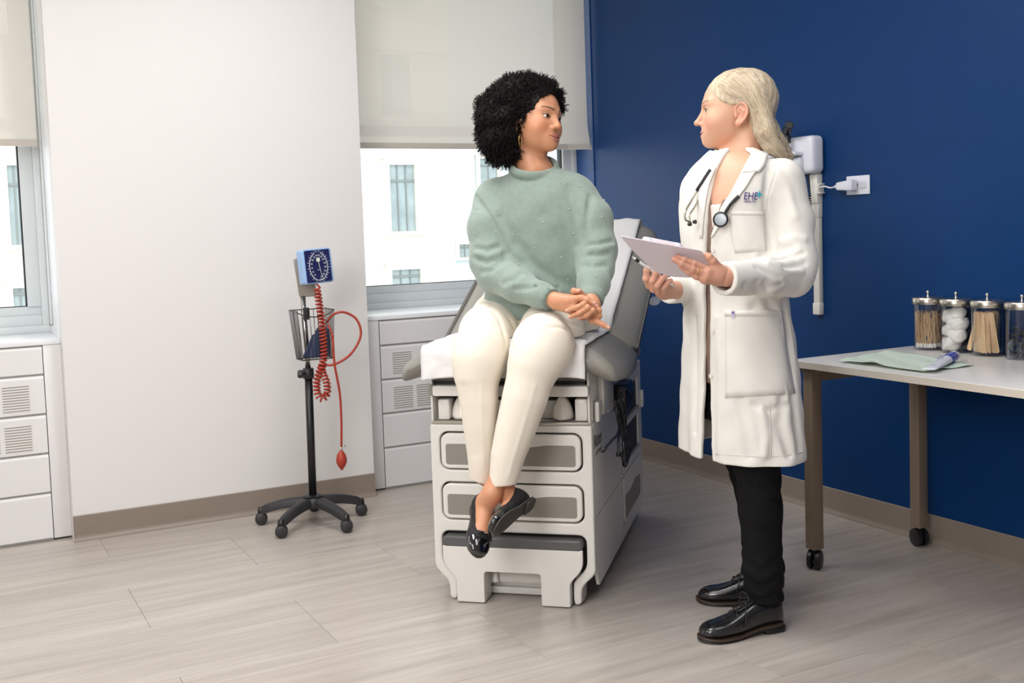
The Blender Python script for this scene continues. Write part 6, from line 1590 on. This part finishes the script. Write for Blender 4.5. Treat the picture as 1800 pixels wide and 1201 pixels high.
# trousers
def tr0(p):
    a=smin(chain(p,kR,(.100,.092,.079,.073),.04),chain(p,sR,(.073,.067,.061,.053,.045,.038),0),.04)
    b=smin(chain(p,kL,(.104,.097,.085,.078),.04),chain(p,sL,(.076,.073,.070,.062,.053,.041),0),.04)
    P_=p-TC; L=np.stack([P_@TA,P_@TW,p[:,2]],1)
    h=stack(L,[.86,.90,.95,.99],[.27,.265,.25,.24],[-.06]*4,[.17,.170,.150,.125],[.205,.20,.178,.165])
    return np.minimum(a,b),h,a,b
def tr00(p): return tr0(p)[0]
folds3=[]
for pts,dp,w_ in (([(846,680),(847,750),(850,820)],-.003,.006),([(940,680),(920,750),(893,840)],-.003,.006),([(1000,570),(1015,600),(1012,630)],.006,.012),([(1020,560),(1030,590),(1028,610)],.005,.010),([(880,570),(890,600),(893,640)],.004,.010),([(985,650),(960,720),(935,790)],.005,.014),([(815,680),(825,740),(835,800)],.004,.012),([(800,570),(815,585),(830,588)],.003,.010),([(950,552),(985,560),(1020,575)],.006,.008),([(965,575),(1000,582),(1028,596)],.005,.008),([(868,548),(880,565),(886,590)],.006,.008),([(895,560),(905,580),(900,610)],.004,.010),([(835,560),(850,545),(868,535)],.004,.008),([(1010,600),(1000,640),(985,660)],.005,.010)):
    q=tracepoly(tr00,pts)
    if len(q)>1: folds3.append((q,dp,w_))
hemR=Q(850,846,-.13); hemL=Q(884,852,-.19); dR=(sR[-1]-sR[-2])/np.linalg.norm(sR[-1]-sR[-2]); dL=(sL[-1]-sL[-2])/np.linalg.norm(sL[-1]-sL[-2])
dL=dL+RR*-.0; dR=dR+UU*.0-RR*.25; dR/=np.linalg.norm(dR); dL=dL*1+RR*.25; dL/=np.linalg.norm(dL)
def trousers_d(p):
    _,h,a,b=tr0(p)
    a=np.maximum(a,(p-hemR)@dR); b=np.maximum(b,(p-hemL)@dL)
    a=np.maximum(a,-(a+.02)) if False else a
    # hollow hems
    d=smin(a,b,.010); d=smin(d,h,.03)
    for q,dp,w_ in folds3:
        m=np.linalg.norm(p-np.mean(q,axis=0),axis=1)<.2
        if m.any(): d[m]+=dp*np.exp(-(poly_dist(p[m],q)/w_)**2)
    # flat underside resting on the seat
    Lt=(p-TC)@TA; d=smax(d,np.where(Lt>-.045,.871-p[:,2],-1),.012)
    return d
lo3=TT(.1,-.06,.38)-A3(.45,.45,0); hi3=TT(.1,-.06,1.02)+A3(.42,.42,0)
tro,_,_=sdf_obj('trousers',trousers_d,lo3,hi3,.004,M_cream,QD,origin=QO)
# ballet flats
M_flat=mat('black_suede',(18,17,18),0.7,bump=.2,bscale=400); M_patent=mat('black_patent',(10,10,12),0.06,coat=1.0); M_fsole=mat('worn_dark_sole',(66,60,56),0.7,vary=.15,vscale=30)
def flat_shoe(fq,R_,of,mirror):
    S=empty('shoe'); S.parent=QD
    def topline(q): return np.interp(q[:,1],[-.02,.02,.06,.10,.14,.165,.175,.25],[.068,.062,.044,.036,.034,.040,.075,.075])-.25*np.maximum(0,.0)
    def up(p):
        q=fq(p); f=(foot_d(q)-.0032)
        vamp=q[:,1]-(.150+.9*np.maximum(0,np.abs(q[:,0])-.012)*-1.0)
        top=q[:,2]-topline(q)-.35*np.maximum(0,np.abs(q[:,0])-.02)
        d=np.maximum(f,top); d=np.maximum(d,.002-q[:,2]); return d*sf
    G_,l_=sdf_grid(up,of+R_@A3(0,.12,.04)*sf-.20,of+R_@A3(0,.12,.04)*sf+.20,.0022); v,f=nets(G_,l_,.0022)
    o=mk('shoe_upper',v-QO,f,[M_flat,M_patent],S)
    qv=fq(v); toe=(qv[:,1]>.185); fm=toe[f].all(1).astype(np.int32); o.data.polygons.foreach_set('material_index',fm)
    ys=[-.004,.006,.03,.07,.11,.15,.18,.205,.225,.238,.243]; ws=[.012,.024,.030,.028,.031,.039,.042,.039,.031,.018,.006]
    def ring(y,w_,z0,z1): return [tuple(of+R_@(A3(math.copysign(abs(math.cos(a))**.4,math.cos(a))*w_+.002*(y>.1),y,(z0+z1)/2+(z1-z0)/2*math.copysign(abs(math.sin(a))**.4,math.sin(a)))*sf)-QO) for a in np.linspace(0,2*math.pi,24,endpoint=False)]
    loft('shoe_sole',[ring(y,w_,-.004,.004) for y,w_ in zip(ys,ws)],M_fsole,S)
    loft('shoe_heel',[ring(y,w_,-.012,-.003) for y,w_ in ((.0,.018),(.008,.025),(.03,.0285),(.050,.0275),(.054,.026))],M_fsole,S)
    # piping band across the toe
    def T3(x,y,z): return tuple(of+R_@(A3(x,y,z)*sf)-QO)
    tubeobj('toe_band',[T3(-.038,.165,.010),T3(-.033,.182,.030),T3(-.015,.190,.040),T3(.005,.192,.042),T3(.025,.188,.036),T3(.038,.172,.014)],.0028,M_flat,S,8,6)
    bm=bmesh.new()
    tube(bm,catmull([T3(0,.172,.045),T3(-.012,.176,.052),T3(-.016,.180,.046),T3(0,.174,.045),T3(.014,.176,.052),T3(.017,.180,.045),T3(0,.172,.045)],5),.0015,5); obj('bow',bm,M_patent,S,smooth=True)
flat_shoe(fq1,RF1,of1,1); flat_shoe(fq2,RF2,of2,-1)
# hair
M_curl=mat('black_hair',(18,14,13),0.62,spec=.2,bump=.6,bscale=90)
blobs=[(916,166,.17,.062),(893,180,.16,.068),(943,154,.165,.036),(962,155,.175,.028),(976,170,.21,.025),(980,189,.235,.020),(868,210,.13,.056),(870,245,.11,.048),(890,235,.105,.036),(884,270,.12,.032),(866,188,.15,.048),(897,262,.12,.028),(860,228,.14,.036),(903,156,.14,.042),(928,150,.15,.036),(870,268,.13,.026),(890,205,.10,.036)]
BL=[(Q(x,y,t),r) for x,y,t,r in blobs]
def curl_d(p):
    d=None
    for c,r in BL:
        e=np.linalg.norm(p-c,axis=1)-r; d=e if d is None else smin(d,e,.015)
    q=q2(p); x=np.abs(q[:,0])
    face=ell(q,(0,.090,-.004),(.0745,.0905,.104)); d=smax(d,-face,.006)
    sk=head_sdf(q,P2d)*s2 if False else ell(q,(0,-.004,.050),(.080,.103,.090))*s2
    sk=np.maximum(sk,-(ell(q,(0,.090,-.004),(.0745,.0905,.104)))); d=smin(d,sk,.01)
    d+=.0035*np.sin(p[:,0]*170+3*np.sin(p[:,2]*60))*np.sin(p[:,2]*150+2*np.sin(p[:,1]*80))*np.sin(p[:,1]*160)+.002*np.sin(p[:,2]*330+p[:,0]*120)*np.sin(p[:,1]*310)
    return d
ch_,Vh,Fh=sdf_obj('curly_hair',curl_d,O2-A3(.22,.24,.20),O2+A3(.22,.24,.20),.0032,M_curl,QD,origin=QO)
# curls: small helices growing out of the hull
Nf=len(Fh); cen=Vh[Fh].mean(1); nrm=np.cross(Vh[Fh[:,2]]-Vh[Fh[:,0]],Vh[Fh[:,3]]-Vh[Fh[:,1]]); nrm/=np.linalg.norm(nrm,axis=1)[:,None]+1e-9
hc0=Q(905,210,.16); sg=np.sign((nrm*(cen-hc0)).sum(1).mean()); nrm*=sg
sel=rng.choice(Nf,min(Nf,7000),replace=False); c=cen[sel]; nn=nrm[sel]; qq=q2(c)
keep=~((qq[:,1]>.05)&(qq[:,2]<.080)&(np.abs(qq[:,0])<.066))&(ell(qq,(0,.090,-.004),(.0745,.0905,.104))>-.0035)&(c[:,2]>Q(900,292,.12)[2])
c,nn=c[keep],nn[keep]; N_=len(c); L=rng.uniform(.010,.026,N_)*np.where(c[:,2]>O2[2],1.,1.35)*np.clip((ell(qq[keep],(0,.090,-.004),(.0745,.0905,.104))+.006)/.014,.3,1)
dv_=nn*.5+rng.normal(0,.36,(N_,3))+np.stack([np.zeros(N_),np.zeros(N_),np.where(c[:,2]<O2[2]+.04,-.85,-.15)],1); dv_/=np.linalg.norm(dv_,axis=1)[:,None]
Vc,Fc=springs(c-nn*.003-QO,dv_,L,rng.uniform(.0014,.0034,N_),.00085,L/rng.uniform(.0045,.0065,N_),K=26,rg=rng)
o=mk('hair_curls',Vc,Fc,M_curl,QD); o['kind']='stuff'
# hairline wisps
bm=bmesh.new()
for i in range(420):
    x=922+rng.uniform(-6,44); y=np.interp(x,[915,922,935,950,968],[205,182,165,158,160])+rng.uniform(-5,4)
    h_,nn=hit(bvh_h if 'bvh_h' in globals() else (bvh_h:=bvh_of([o2 for o2 in QD.children if o2.name.startswith('body')])),x,y)
    if h_ is None: continue
    p=np.array(h_)-QO; dr_=np.array([0,0,1])*.5+RR*-.6+rng.normal(0,.3,3); dr_/=np.linalg.norm(dr_); nn=np.array(nn)
    tube(bm,[p+nn*.0003,p+dr_*.004+nn*.0012,p+dr_*.009+nn*.001],.0003,3)
o=obj('hair_wisps',bm,M_curl,QD,smooth=True); o['kind']='stuff'
# hoop earring
ec=Q(915.5,251,.085)
e_top=Q(914,236,.082)
bm=bmesh.new(); cc_=e_top+A3(0,0,-.021); ux_=(-FF*.25+RR*.05+R2[:,1]*.9); ux_/=np.linalg.norm(ux_)
pts=[cc_-QO+(ux_*math.sin(a)*.0175+A3(0,0,1)*math.cos(a)*.0195) for a in np.linspace(0,2*math.pi,33)[:-1]]
ux_=R2[:,1]*.25+FF*.97; ux_/=np.linalg.norm(ux_)
pts=[cc_-QO+(ux_*math.sin(a)*.0175+A3(0,0,1)*math.cos(a)*.0195) for a in np.linspace(0,2*math.pi,33)[:-1]]

tube(bm,pts,.0011,6,closed=True); obj('hoop_earring',bm,mat('gold',(220,180,110),.25,metal=1),QD,smooth=True)
